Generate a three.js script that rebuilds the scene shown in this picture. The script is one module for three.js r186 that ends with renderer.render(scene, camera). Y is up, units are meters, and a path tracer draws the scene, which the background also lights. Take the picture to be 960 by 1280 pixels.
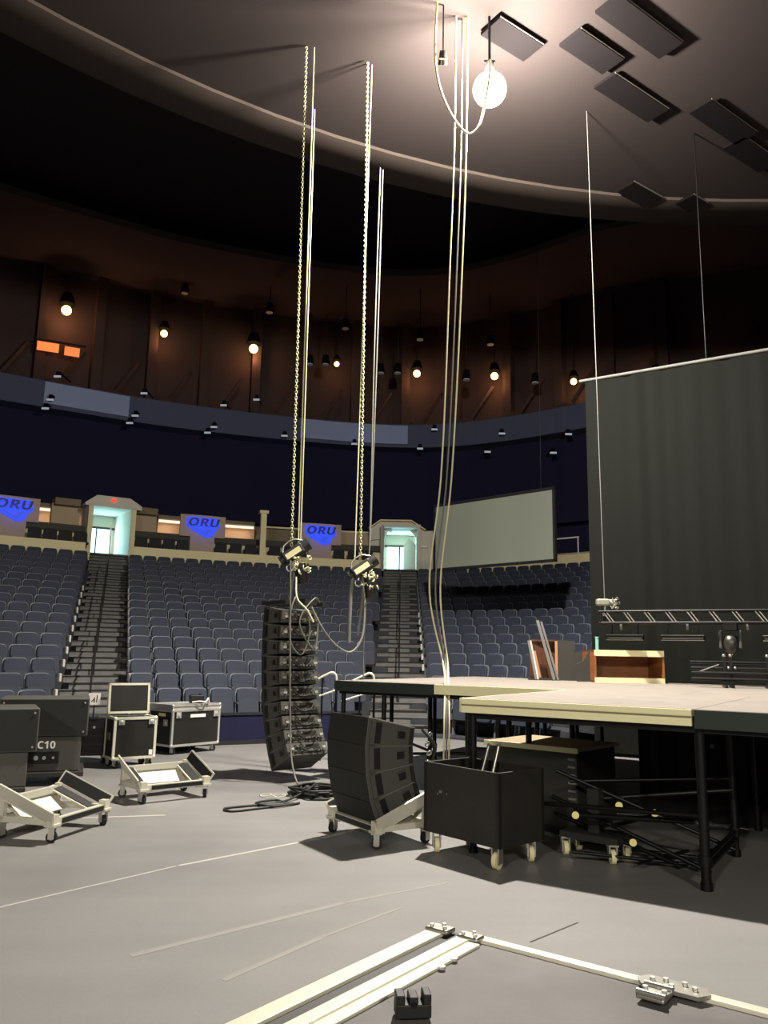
import * as THREE from 'three';
import { mergeGeometries } from 'three/addons/utils/BufferGeometryUtils.js';
import { RoundedBoxGeometry } from 'three/addons/geometries/RoundedBoxGeometry.js';
import { RectAreaLightUniformsLib } from 'three/addons/lights/RectAreaLightUniformsLib.js';
import { FontLoader } from 'three/addons/loaders/FontLoader.js';
import { TextGeometry } from 'three/addons/geometries/TextGeometry.js';
import { ImprovedNoise } from 'three/addons/math/ImprovedNoise.js';

// ------------------------------------------------------------------ camera, exposure, large lights
const scene = new THREE.Scene();
scene.background = new THREE.Color(0x000000);
const camera = new THREE.PerspectiveCamera(65.238, 960 / 1280, 0.05, 200);
camera.position.set(0, 1.6, 0);
camera.rotation.order = 'YXZ';
camera.rotation.set(THREE.MathUtils.degToRad(10.1), 0, 0.019);
const renderer = new THREE.WebGLRenderer({ antialias: true });
renderer.toneMapping = THREE.LinearToneMapping;
renderer.toneMappingExposure = 1.0;
renderer.shadowMap.enabled = true;
RectAreaLightUniformsLib.init();

const WORK_LAMP = { at: [1.41, 9.66, -10.3], power: 300, beam: 680, color: 0xfff7ea };
const FLOOD = { spots: [[-5.5, 7.2, 9], [4.5, 7.2, 9.5]], radiance: 300, color: 0xfff7e8 };

// ------------------------------------------------------------------ helpers
let seed = 7;
const rnd = () => { seed = (seed * 1664525 + 1013904223) >>> 0; return seed / 4294967296; };
const rr = (a, b) => a + (b - a) * rnd();
const D2R = Math.PI / 180;
const V = (x, y, z) => new THREE.Vector3(x, y, z);
const used = {};
function numbered(n) { used[n] = (used[n] || 0) + 1; return used[n] === 1 ? n : n + '_' + String(used[n] - 1).padStart(3, '0'); }
function M(hex, rough = 0.7, metal = 0, extra = {}) { return new THREE.MeshStandardMaterial({ color: hex, roughness: rough, metalness: metal, ...extra }); }
const Q = (hex, extra = {}) => new THREE.MeshPhysicalMaterial({ color: hex, roughness: 1, metalness: 0, specularIntensity: 0.15, ...extra });   // cloth, felt and flat paint
function xf(g, p, r, s) {
  const m = new THREE.Matrix4().compose(V(...(p || [0, 0, 0])), new THREE.Quaternion().setFromEuler(new THREE.Euler(...(r || [0, 0, 0]))), V(...(s || [1, 1, 1])));
  return g.applyMatrix4(m);
}
const box = (w, h, d, p, r) => xf(new THREE.BoxGeometry(w, h, d), p, r);
const rbox = (w, h, d, p, r, rad = 0.01) => xf(new RoundedBoxGeometry(w, h, d, 1, Math.min(rad, w / 2.01, h / 2.01, d / 2.01)), p, r);
const cyl = (r, h, p, rot, seg = 12, r2) => xf(new THREE.CylinderGeometry(r2 === undefined ? r : r2, r, h, seg), p, rot);
function rod(a, b, r, seg = 8) {
  const A = a.isVector3 ? a : V(...a), B = b.isVector3 ? b : V(...b);
  const d = B.clone().sub(A), g = new THREE.CylinderGeometry(r, r, d.length(), seg);
  g.applyQuaternion(new THREE.Quaternion().setFromUnitVectors(V(0, 1, 0), d.clone().normalize()));
  const c = A.clone().add(B).multiplyScalar(0.5); return g.translate(c.x, c.y, c.z);
}
function bar(a, b, w, h) {
  const A = a.isVector3 ? a : V(...a), B = b.isVector3 ? b : V(...b), d = B.clone().sub(A);
  const m = new THREE.Matrix4().lookAt(A, B, Math.abs(d.clone().normalize().y) > 0.98 ? V(1, 0, 0) : V(0, 1, 0));
  const g = new THREE.BoxGeometry(w, h, d.length()).applyMatrix4(m), c = A.clone().add(B).multiplyScalar(0.5);
  return g.translate(c.x, c.y, c.z);
}
function tube(pts, r, seg = 40, rad = 6) { return new THREE.TubeGeometry(new THREE.CatmullRomCurve3(pts.map(p => p.isVector3 ? p : V(...p))), seg, r, rad, false); }
function extr(pts, depth, bevel = 0) {
  const s = new THREE.Shape(pts.map(p => new THREE.Vector2(p[0], p[1])));
  return new THREE.ExtrudeGeometry(s, { depth, bevelEnabled: bevel > 0, bevelSize: bevel, bevelThickness: bevel, bevelSegments: 1, curveSegments: 6 });
}
function rrect(w, h, r) {
  const s = new THREE.Shape(), x = -w / 2, y = -h / 2;
  s.moveTo(x + r, y); s.lineTo(x + w - r, y); s.quadraticCurveTo(x + w, y, x + w, y + r); s.lineTo(x + w, y + h - r);
  s.quadraticCurveTo(x + w, y + h, x + w - r, y + h); s.lineTo(x + r, y + h); s.quadraticCurveTo(x, y + h, x, y + h - r); s.lineTo(x, y + r); s.quadraticCurveTo(x, y, x + r, y);
  return s;
}
function uvBox(g, s = 1) {
  const p = g.attributes.position, n = g.attributes.normal, uv = new Float32Array(p.count * 2);
  for (let i = 0; i < p.count; i++) {
    const ax = Math.abs(n.getX(i)), ay = Math.abs(n.getY(i)), az = Math.abs(n.getZ(i));
    let u, v; if (ay >= ax && ay >= az) { u = p.getX(i); v = p.getZ(i); } else if (ax >= az) { u = p.getZ(i); v = p.getY(i); } else { u = p.getX(i); v = p.getY(i); }
    uv[2 * i] = u / s; uv[2 * i + 1] = v / s;
  }
  g.setAttribute('uv', new THREE.BufferAttribute(uv, 2)); return g;
}
function join(gs) {
  if (!Array.isArray(gs)) return gs;
  if (gs.length === 1) return gs[0];
  return mergeGeometries(gs.map(g => { const q = g.index ? g.toNonIndexed() : g; for (const k of Object.keys(q.attributes)) if (!['position', 'normal', 'uv', 'color'].includes(k)) q.deleteAttribute(k); return q; }));
}
function obj(name, gs, mat, parent = scene) {
  const m = new THREE.Mesh(join(gs), mat); m.name = parent === scene ? numbered(name) : name;
  m.castShadow = m.receiveShadow = true; parent.add(m); return m;
}
function tag(o, label, category, group) { o.userData.label = label; o.userData.category = category; if (group) o.userData.group = group; return o; }
function thing(name, label, category, p = [0, 0, 0], turn = 0, group) {
  const o = new THREE.Group(); o.name = numbered(name); scene.add(o); o.position.set(...p); o.rotation.y = turn; return tag(o, label, category, group);
}
function struct(name, gs, mat, label, parent = scene) {
  const m = obj(name, gs, mat, parent); if (parent === scene) { m.userData.kind = 'structure'; if (label) m.userData.label = label; } return m;
}
function structGroup(name, label, p = [0, 0, 0], turn = 0) {
  const o = new THREE.Group(); o.name = numbered(name); scene.add(o); o.position.set(...p); o.rotation.y = turn; o.userData.kind = 'structure'; o.userData.label = label; return o;
}
function dup(root, p, turn, label, group) {
  const r = root.clone(); r.name = numbered(root.name.replace(/_\d{3}$/, '')); r.userData = { ...root.userData }; scene.add(r); r.position.set(...p); r.rotation.y = turn;
  if (label) r.userData.label = label; if (group) r.userData.group = group; return r;
}
function shadow(l) { l.castShadow = true; if (l.shadow) { l.shadow.mapSize?.set(2048, 2048); l.shadow.bias = -0.0005; } return l; }
function pointLight(color, I, p, rad = 1) { const l = shadow(new THREE.PointLight(color, I)); l.position.set(...p); l.shadow.radius = rad; scene.add(l); return l; }
function rectLight(color, L, w, h, p, target) { const l = new THREE.RectAreaLight(color, L, w, h); l.position.set(...p); l.lookAt(...target); scene.add(l); return l; }

// ------------------------------------------------------------------ textures
const noise = new ImprovedNoise();
function fbm(x, y, z, o = 4) { let a = 0, s = 0.5, f = 1; for (let i = 0; i < o; i++) { a += s * noise.noise(x * f, y * f, z + i * 7.3); s *= 0.5; f *= 2.03; } return a; }
// noise that tiles: blends four shifted copies
function tiled(fn, u, v) { const a = fn(u, v), b = fn(u - 1, v), c = fn(u, v - 1), d = fn(u - 1, v - 1); const su = u * u * (3 - 2 * u), sv = v * v * (3 - 2 * v); return (a * (1 - su) + b * su) * (1 - sv) + (c * (1 - su) + d * su) * sv; }
function tex(n, fn, srgb = true) {
  const d = new Uint8Array(n * n * 4);
  for (let j = 0; j < n; j++) for (let i = 0; i < n; i++) { const c = fn(i / n, j / n); const k = 4 * (j * n + i); d[k] = Math.max(0, Math.min(255, c[0])); d[k + 1] = Math.max(0, Math.min(255, c[1])); d[k + 2] = Math.max(0, Math.min(255, c[2])); d[k + 3] = 255; }
  const t = new THREE.DataTexture(d, n, n); t.wrapS = t.wrapT = THREE.RepeatWrapping; t.magFilter = THREE.LinearFilter; t.minFilter = THREE.LinearMipmapLinearFilter; t.generateMipmaps = true;
  if (srgb) t.colorSpace = THREE.SRGBColorSpace; t.needsUpdate = true; return t;
}
const floorTex = tex(1024, (u, v) => {
  const big = tiled((a, b) => fbm(a * 3, b * 3, 1.5, 4), u, v), mid = tiled((a, b) => fbm(a * 14, b * 14, 4.2, 3), u, v);
  const scuff = tiled((a, b) => fbm(a * 4 + b * 30, b * 5 - a * 2, 9.1, 3), u, v), fine = (rnd() - 0.5) * 7;
  const k = 168 + 26 * big + 16 * mid + 14 * scuff + fine; return [k, k * 0.995, k * 0.985];
});
const woodTex = tex(512, (u, v) => {
  const g = tiled((a, b) => fbm(a * 3, b * 40, 2.2, 4), u, v), s = tiled((a, b) => fbm(a * 5, b * 5, 6.6, 3), u, v);
  const k = 1 + 0.14 * g + 0.16 * s + (rnd() - 0.5) * 0.03; return [214 * k, 207 * k, 201 * k];
});
const plyTex = tex(512, (u, v) => { const g = tiled((a, b) => fbm(a * 2, b * 26, 3.3, 4), u, v), s = tiled((a, b) => fbm(a * 4, b * 4, 8.1, 3), u, v); const k = 1 + 0.3 * g + 0.25 * s; return [139 * k, 86 * k, 44 * k]; });
const blackTex = tex(512, (u, v) => { const s = tiled((a, b) => fbm(a * 5, b * 5, 3.1, 4), u, v), f = tiled((a, b) => fbm(a * 40, b * 40, 5.1, 2), u, v); const k = 44 + 14 * s + 12 * f + (rnd() - 0.5) * 8; return [k, k * 0.99, k * 0.95]; });
const concTex = tex(512, (u, v) => { const s = tiled((a, b) => fbm(a * 5, b * 5, 7.7, 5), u, v); const k = 150 + 60 * s + (rnd() - 0.5) * 10; return [k, k, k]; });
const bumpTex = tex(512, (u, v) => { const k = 128 + 90 * tiled((a, b) => fbm(a * 30, b * 30, 2.7, 3), u, v) + (rnd() - 0.5) * 30; return [k, k, k]; }, false);

// ------------------------------------------------------------------ materials
const mat = {
  floor: M(0xb9b8b8, 0.5, 0, { map: floorTex, bumpMap: bumpTex, bumpScale: 0.0006 }),
  tape: M(0xa9a7a0, 0.6), scuff: M(0x85837f, 0.6), crack: M(0x3a3a3a, 0.9),
  riser: M(0x565a63, 0.85, 0, { map: concTex }), step: M(0xb2b2b0, 0.8, 0, { map: concTex }), nosing: M(0x121214, 0.7),
  navy: Q(0x22233a),
  seatPad: M(0x2a3040, 0.75, 0, { bumpMap: bumpTex, bumpScale: 0.001 }), seatShell: M(0x666b77, 0.5), seatPan: M(0x262c3a, 0.7), seatLeg: M(0x60646b, 0.5, 0.4), endPanel: M(0xc9c7bf, 0.5),
  boxSeat: M(0x15161b, 0.7),
  cream: M(0xece1b2, 0.8), tan: M(0xb8a48a, 0.85), tanDark: M(0x84765f, 0.85), ledge: M(0x3c3a32, 0.7), pink: M(0xe3bf9f, 0.85),
  portal: M(0xd6d1c2, 0.8),
  ring: M(0x464c64, 0.8), ringPanel: M(0x8694ba, 0.6), brown: Q(0x4c3e3c), rib: Q(0x3f3432), outerCeil: Q(0x5a5053),
  canopy: Q(0x322c2b), canopyRim: Q(0x4f4641), baffle: Q(0x151213), baffleEdge: M(0x6a635c, 0.6),
  drape: Q(0x181917, { bumpMap: bumpTex, bumpScale: 0.001 }),
  black: M(0xd8d2c8, 0.6, 0, { map: blackTex }), blackPlain: M(0x101011, 0.55), blackMetal: M(0x1c1c1d, 0.4, 0.6), rubber: M(0x151515, 0.8),
  caseBoard: M(0xa29d98, 0.55, 0, { map: blackTex }), trim: M(0xe4e1cd, 0.35, 0.3), alu: M(0xc9c8c2, 0.38, 0.55), steel: M(0xb4b2aa, 0.32, 0.85), galv: M(0xd2cfbf, 0.45, 0.3),
  chain: M(0xcac8a0, 0.4, 0.35), rope: M(0xcfcaa8, 0.7), strap: M(0x6b6b68, 0.8), cable: M(0x1b1b1b, 0.6), cableGrey: M(0x6b6a64, 0.55),
  labelYellow: M(0xe9e0ae, 0.6), white: M(0xe9e6dc, 0.6), ivory: M(0xe6dcae, 0.6), grille: M(0x1c1d1c, 0.8, 0.1, { bumpMap: bumpTex, bumpScale: 0.002 }), cab: M(0x45443f, 0.7, 0, { bumpMap: bumpTex, bumpScale: 0.0015 }), cabPlate: M(0x4a4a46, 0.35, 0.7),
  deck: M(0x98948f, 0.65, 0, { map: woodTex }), fascia: M(0xe9e4b6, 0.5), fasciaDark: M(0x1d2721, 0.6), ply: M(0x8f8278, 0.6, 0, { map: plyTex }), plyBrightened: M(0xffffff, 0.55, 0, { map: plyTex }), plyLight: M(0xa87c60, 0.7),  // riser box ply: copy of ply, colour brightened for its poorly lit inside
  screen: M(0x868b80, 0.75), screenFrame: M(0x15151b, 0.7), teal: M(0x7fb9b4, 0.6), disc: M(0xe8df8e, 0.5),
};
const glow = (hex, I) => new THREE.MeshStandardMaterial({ color: 0x111111, emissive: hex, emissiveIntensity: I, roughness: 0.6 });

// ------------------------------------------------------------------ the bowl's plan: radius of the first row by bearing
const KN = [[-180, 14], [-90, 13.6], [-60, 13.8], [-40, 14.4], [-25, 15.4], [-20.7, 15.8], [-16.6, 16.3], [-8.4, 17.1], [0, 17.9], [4, 17.8], [8, 17.0], [12.9, 15.6], [15, 15.0], [25, 14.4], [60, 14], [180, 14]];
function B(t) {
  let i = 1; while (i < KN.length - 1 && KN[i][0] < t) i++;
  const p = j => KN[Math.max(0, Math.min(KN.length - 1, j))], [x1, y1] = p(i - 1), [x2, y2] = p(i), [x0, y0] = p(i - 2), [x3, y3] = p(i + 1);
  const h = x2 - x1, u = (t - x1) / h, m1 = (x2 !== x0 ? (y2 - y0) / (x2 - x0) : 0) * h, m2 = (x3 !== x1 ? (y3 - y1) / (x3 - x1) : 0) * h;
  const u2 = u * u, u3 = u2 * u; return (2 * u3 - 3 * u2 + 1) * y1 + (u3 - 2 * u2 + u) * m1 + (-2 * u3 + 3 * u2) * y2 + (u3 - u2) * m2;
}
const bp = (t, off, h) => { const r = B(t) + off; return V(r * Math.sin(t * D2R), h, 1 - r * Math.cos(t * D2R)); };
// bearing a point's inward normal makes on the curve: rotation.y so that local +z looks to the floor
function facing(t, off) { const a = bp(t - 0.3, off, 0), b = bp(t + 0.3, off, 0), d = b.sub(a).normalize(); return Math.atan2(-d.z, d.x); }
function arc(t0, t1, o0, o1, h0, h1, n) {   // closed curved slab between two offsets and two heights
  const P = [], N = [], U = [], n2 = n || Math.max(2, Math.ceil(Math.abs(t1 - t0) / 1.2));
  const quad = (a, b, c, d, ua, ub, va, vb) => { const nn = b.clone().sub(a).cross(d.clone().sub(a)).normalize(); for (const [q, u, v] of [[a, ua, va], [b, ub, va], [c, ub, vb], [a, ua, va], [c, ub, vb], [d, ua, vb]]) { P.push(q.x, q.y, q.z); N.push(nn.x, nn.y, nn.z); U.push(u, v); } };
  for (let i = 0; i < n2; i++) {
    const a = t0 + (t1 - t0) * i / n2, b = t0 + (t1 - t0) * (i + 1) / n2, ua = a * 0.35, ub = b * 0.35;
    quad(bp(a, o0, h0), bp(b, o0, h0), bp(b, o0, h1), bp(a, o0, h1), ua, ub, h0, h1);
    quad(bp(b, o1, h0), bp(a, o1, h0), bp(a, o1, h1), bp(b, o1, h1), ub, ua, h0, h1);
    quad(bp(a, o0, h1), bp(b, o0, h1), bp(b, o1, h1), bp(a, o1, h1), ua, ub, o0, o1);
    quad(bp(a, o1, h0), bp(b, o1, h0), bp(b, o0, h0), bp(a, o0, h0), ua, ub, o1, o0);
  }
  quad(bp(t0, o1, h0), bp(t0, o0, h0), bp(t0, o0, h1), bp(t0, o1, h1), o1, o0, h0, h1);
  quad(bp(t1, o0, h0), bp(t1, o1, h0), bp(t1, o1, h1), bp(t1, o0, h1), o0, o1, h0, h1);
  const g = new THREE.BufferGeometry(); g.setAttribute('position', new THREE.Float32BufferAttribute(P, 3)); g.setAttribute('normal', new THREE.Float32BufferAttribute(N, 3)); g.setAttribute('uv', new THREE.Float32BufferAttribute(U, 2)); return g;
}
const ROWS = 17, RD = 0.89, RISE = 0.25, rowH = k => 0.04 + RISE * k;
const AISLES = [-18.4, 1.2], AW = 0.62;
const halfAngle = (t, off, w) => w / (B(t) + off) / D2R;

// ------------------------------------------------------------------ setting: floor, drum, ceilings
{
  const g = new THREE.CylinderGeometry(42, 42, 0.3, 96); g.translate(0, -0.15, -4); uvBox(g, 9);
  const floor = struct('floor', g, mat.floor, 'grey polished concrete arena floor with tape lines and scuffs');
  const strip = (x0, z0, x1, z1, w, m = mat.tape, nm = 'floor_marking') => obj(nm, bar([x0, 0.0006, z0], [x1, 0.0006, z1], w, 0.0012), m, floor);
  strip(-2.55, -5.12, -1.52, -6.41, 0.02); strip(-1.5, -6.43, -0.51, -7.42, 0.035); strip(-0.49, -7.44, 0.02, -8.08, 0.04);
  strip(0.88, -4.92, 1.24, -5.28, 0.012, mat.crack, 'floor_crack');
  strip(-2.1, -8.3, -3.0, -8.05, 0.04); 
  strip(-1.6, -7.9, 0.1, -8.35, 0.02, mat.scuff);
  for (const [a, b, c, d, w] of [[-0.75, -4.3, -0.3, -4.95, 0.04], [-0.31, -4.94, 0.15, -5.5, 0.025], [-1.3, -4.6, -0.2, -5.6, 0.05], [-0.21, -5.59, 0.5, -6.1, 0.03], [1.55, -4.15, 1.72, -3.98, 0.02]]) strip(a, b, c, d, w, mat.scuff, 'floor_scuff');
}
{
  const n = 90, g = new THREE.CylinderGeometry(41, 41, 24, n, 1, true); g.translate(0, 12, -4);
  struct('wall_back', g, Q(0x453e42), 'dark outer drum wall of the arena');
}
struct('ceiling', (() => { const g = new THREE.LatheGeometry([[0, 22.6], [20, 22.2], [41, 19.6], [41, 19.9], [20, 22.5], [0, 22.9]].map(p => new THREE.Vector2(...p)), 72); return g.translate(0, 0, -4); })(), mat.outerCeil, 'dark domed roof soffit above the hung canopy');

// hung canopy: a big flat disc with a pale rim
const CAN = { x: 6.8, z: 2.75, r: 18.55, h: 10.86 };
{
  const c = structGroup('trim_1', 'dark brown hung ceiling canopy with a paler curved rim', [CAN.x, 0, CAN.z]);
  obj('canopy_soffit', new THREE.CylinderGeometry(CAN.r - 0.9, CAN.r - 0.9, 0.2, 96).translate(0, CAN.h + 0.1, 0), mat.canopy, c);
  obj('canopy_rim', new THREE.LatheGeometry([[CAN.r - 0.9, CAN.h - 0.06], [CAN.r, CAN.h - 0.06], [CAN.r, CAN.h + 0.5], [CAN.r - 0.9, CAN.h + 0.5], [CAN.r - 0.9, CAN.h - 0.06]].map(p => new THREE.Vector2(...p)), 96), mat.canopyRim, c);
}

// ------------------------------------------------------------------ setting: seating bowl
const T0 = -62, T1 = 15.5;
{
  const bowl = structGroup('trim_2', 'stepped concrete seating bowl curving round the floor');
  for (let k = 0; k < ROWS; k++) {
    const t1 = k < 2 ? 12.4 : T1;
    obj('riser_row', arc(T0, t1, RD * k - 0.55, RD * (k + 1) - 0.55 + (k === ROWS - 1 ? 0.1 : 0), k ? rowH(k - 1) - 0.05 : 0, rowH(k)), mat.riser, bowl);
  }
  const kt = ROWS;
  obj('concourse_slab', arc(T0, T1, RD * kt - 0.55, 24, 3.6, rowH(kt)), mat.riser, bowl);
}
for (let s = 0; s < 2; s++) {   // the aisle stairs: two treads to each row
  const t = AISLES[s], st = structGroup('trim_3', s ? 'grey stairs between seat blocks under the pointed lit doorway' : 'grey stairs between seat blocks behind the black cases');
  for (let k = 0; k < ROWS; k++) {
    const off = RD * (k + 1) - 0.55, f = facing(t, off), p = bp(t, off, 0), h = rowH(k);
    const put = g => { g.rotateY(f); return g.translate(p.x, 0, p.z); };
    const a = obj('step', put(box(AW * 2, RISE / 2 + 0.01, 0.42, [0, h + RISE / 4, 0.19])), mat.step, st);
    obj('nosing', put(box(AW * 2, 0.03, 0.05, [0, h + RISE / 2 - 0.005, 0.395])), mat.nosing, a);
    const b = obj('step', put(box(AW * 2, RISE / 2 + 0.01, 0.48, [0, h + RISE * 0.75 + 0.005, -0.22])), mat.step, st);
    obj('nosing', put(box(AW * 2, 0.03, 0.05, [0, h + RISE - 0.004, 0.0])), mat.nosing, b);
  }
  for (let j = 0; j < 5; j++) {
    const off = RD * ROWS - 0.3 + j * 0.3, f = facing(t, off), p = bp(t, off, 0), h = rowH(ROWS) + j * 0.15, put = g => { g.rotateY(f); return g.translate(p.x, 0, p.z); };
    const a = obj('step', put(box(1.36, 0.15, 0.34 + (j === 4 ? 0.3 : 0), [0, h + 0.075, -0.17 - (j === 4 ? 0.15 : 0)])), mat.step, st); obj('nosing', put(box(1.36, 0.03, 0.05, [0, h + 0.137, -0.02])), mat.nosing, a);
  }
  // centre handrail
  const pts = []; for (let k = 2; k <= ROWS; k++) pts.push(bp(t, RD * k - 0.3, rowH(k) + 0.75));
  const hr = thing('stair_handrail', s ? 'thin black centre handrail on the stairs under the pointed doorway' : 'thin black centre handrail on the stairs behind the black cases', 'handrail');
  for (let i = 0; i < 3; i++) {
    const q = pts.slice(i * 5, i * 5 + 5); obj('rail', tube(q, 0.02, 12, 6), mat.nosing, hr);
    for (const v of [q[0], q[2], q[4]]) obj('post', rod(v, v.clone().setY(v.y - 0.75), 0.018, 6), mat.nosing, hr);
  }
}
// front wall
const frontWall = structGroup('wall_front', 'low navy blue wall along the edge of the floor');
for (const [a, b] of [[T0, AISLES[0] - halfAngle(-18.4, -1, 0.7)], [AISLES[0] + halfAngle(-18.4, -1, 0.7), AISLES[1] - 2.4]]) {
  obj('wall_panel', arc(a, b, -1.3, -1.2, 0, 0.5), mat.navy, frontWall);
  obj('wall_cap', arc(a, b, -1.32, -1.17, 0.5, 0.54), mat.nosing, frontWall);
  obj('wall_base', arc(a, b, -1.33, -1.3, 0, 0.07), mat.rubber, frontWall);
}

// ------------------------------------------------------------------ seats
const padG = new THREE.ExtrudeGeometry(rrect(0.395, 0.42, 0.07), { depth: 0.045, bevelEnabled: true, bevelSize: 0.012, bevelThickness: 0.012, bevelSegments: 1, curveSegments: 2 });
const shellG = new THREE.ExtrudeGeometry(rrect(0.45, 0.475, 0.09), { depth: 0.03, bevelEnabled: false, curveSegments: 3 });
const seatGeo = {
  shell: xf(shellG, [0, 0.64, -0.03], [-0.16, 0, 0]),
  pad: xf(padG, [0, 0.64, 0.008], [-0.16, 0, 0]),
  pan: xf(new THREE.ExtrudeGeometry(rrect(0.40, 0.36, 0.06), { depth: 0.07, bevelEnabled: true, bevelSize: 0.01, bevelThickness: 0.01, bevelSegments: 1, curveSegments: 2 }), [0, 0.47, 0.075], [-0.22, 0, 0]),
  leg: join([box(0.03, 0.5, 0.08, [-0.237, 0.25, 0.05], [-0.1, 0, 0]), box(0.03, 0.03, 0.26, [-0.237, 0.6, 0.12]), box(0.034, 0.02, 0.2, [-0.237, 0.01, 0.06])]),
  end: rbox(0.05, 0.16, 0.12, [0, 0.52, 0.2], null, 0.02),
};
const ORD = ['front', 'second', 'third', 'fourth', 'fifth', 'sixth', 'seventh', 'eighth', 'ninth', 'tenth', 'eleventh', 'twelfth', 'thirteenth', 'fourteenth', 'fifteenth', 'sixteenth', 'top'];
const NTH = [...ORD.slice(0, 16), 'seventeenth', 'eighteenth', 'nineteenth', 'twentieth', 'twenty-first', 'twenty-second', 'twenty-third', 'twenty-fourth']; NTH[0] = 'first';
const seats = [];
function rowSeats(k, ta, tb, fromEnd, block) {   // walk along the row in equal steps of arc length
  const off = RD * k; let t = fromEnd > 0 ? ta : tb; const dir = fromEnd > 0 ? 1 : -1; let first = true, n = 0;
  const stepT = w => { const e = 0.05, d = bp(t + e, off, 0).distanceTo(bp(t, off, 0)) / e; return w / d; };
  t += dir * stepT(0.29);
  while (dir > 0 ? t < tb - stepT(0.2) : t > ta + stepT(0.2)) {
    seats.push({ k, t, p: bp(t, off, rowH(k)), f: facing(t, off), block, n: n++, end: first ? dir : 0 }); first = false; t += dir * stepT(0.5);
  }
}
for (let k = 0; k < ROWS; k++) {
  const h1 = halfAngle(AISLES[0], RD * k, AW), h2 = halfAngle(AISLES[1], RD * k, AW);
  rowSeats(k, -29, AISLES[0] - h1, -1, 0);
  rowSeats(k, AISLES[0] + h1, AISLES[1] - h2, 1, 1);
  rowSeats(k, AISLES[1] + h2, k < 2 ? 11.5 : 14.8, 1, 2);
}
const BLOCK = ['block beyond the stairs behind the subwoofers', 'block between the two lit stairways', 'block below the pale projection screen'];
const camP = V(0, 1.6, 0);
for (const s of seats) {
  const d = s.p.distanceTo(camP); s.hidden = (s.block === 2 && s.k < 3 && s.t > 3) || (s.block === 0 && Math.atan2(s.p.x, -s.p.z) < -0.52); s.rank = s.hidden ? 1e3 : d;
}
seats.sort((a, b) => a.rank - b.rank);
{
  const rest = [], col = { shell: mat.seatShell, pad: mat.seatPad, pan: mat.seatPan, leg: mat.seatLeg };
  let proto = null;
  seats.forEach((s, i) => {
    if (i < 300) {
      let o;
      if (!proto) {
        o = proto = thing('arena_seat', '', 'seat');
        obj('back_shell', seatGeo.shell, mat.seatShell, o); obj('back_cushion', seatGeo.pad, mat.seatPad, o); obj('seat_pan', seatGeo.pan, mat.seatPan, o); obj('leg_standard', seatGeo.leg, mat.seatLeg, o);
        o.position.copy(s.p); o.rotation.y = s.f;
      } else o = dup(proto, s.p.toArray(), s.f);
      o.userData.label = s.block === 1 ? `blue-grey folding seat, ${ORD[s.k]} row of middle block, ${NTH[s.n]} from stairs behind black cases` : s.block === 0 ? `blue-grey folding seat behind the subwoofers, ${ORD[s.k]} row, ${NTH[s.n]} from the stairs` : `blue-grey folding seat below the projection screen, ${ORD[s.k]} row, ${NTH[s.n]} from the stairs`; o.userData.group = `${ORD[s.k]} row seats, ${BLOCK[s.block]}`;
      if (s.end) s.o = o;
    } else if (!(s.hidden && s.block === 0)) for (const key of ['shell', 'pad', 'pan', 'leg']) {
      const g = (seatGeo[key].index ? seatGeo[key].toNonIndexed() : seatGeo[key].clone()); g.rotateY(s.f); g.translate(s.p.x, s.p.y, s.p.z);
      const c = col[key].color, a = new Float32Array(g.attributes.position.count * 3); for (let q = 0; q < a.length; q += 3) { a[q] = c.r; a[q + 1] = c.g; a[q + 2] = c.b; }
      g.setAttribute('color', new THREE.BufferAttribute(a, 3)); rest.push(g);
    }
  });
  // end panels only where a row meets an aisle, added after cloning
  for (const s of seats) if (s.o) obj('end_panel', xf(seatGeo.end.clone(), [s.end > 0 ? -0.272 : 0.262, 0, 0]), mat.endPanel, s.o);
  const st = obj('distant_seats', rest, M(0xffffff, 0.7, 0, { vertexColors: true })); st.userData = { kind: 'stuff', label: 'far upper rows of charcoal blue folding arena seats', category: 'seats' };
}

// ------------------------------------------------------------------ setting: concourse, parapet, box row, sign wall
const OB = RD * ROWS - 0.45, FL = rowH(ROWS);          // parapet offset, concourse floor height
const gap = [0, 1].map(i => halfAngle(AISLES[i], OB, 0.8));
const SEG = [[T0, AISLES[0] - gap[0]], [AISLES[0] + gap[0], AISLES[1] - gap[1]], [AISLES[1] + gap[1] + 3, T1]];
{
  const p = structGroup('trim_4', 'cream parapet wall behind the top row of seats');
  for (const [a, b] of SEG) { obj('parapet', arc(a, b, OB, OB + 0.16, FL - 0.3, 5.26), mat.cream, p); obj('box_floor', arc(a, b, OB + 0.16, OB + 1.9, FL, 4.88), mat.riser, p); }
  const w = structGroup('wall_left', 'tan concourse wall with lit niches and blue signs');
  for (const [a, b] of [SEG[0], SEG[1]]) {
    obj('low_wall', arc(a, b, OB + 1.75, OB + 1.9, 4.78, 5.82), mat.cream, w);
    obj('counter_ledge', arc(a, b, OB + 1.55, OB + 2.15, 5.82, 6.06), mat.ledge, w);
    obj('rear_wall', arc(a, b, OB + 3.5, OB + 3.7, FL, 6.9), mat.tanDark, w);
  }
  obj('rear_wall', arc(SEG[2][0], SEG[2][1], OB + 2.2, OB + 2.4, FL, 5.6), mat.tan, w);
}
const signSpots = [-24.45, -12.5, -4.45];
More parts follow.
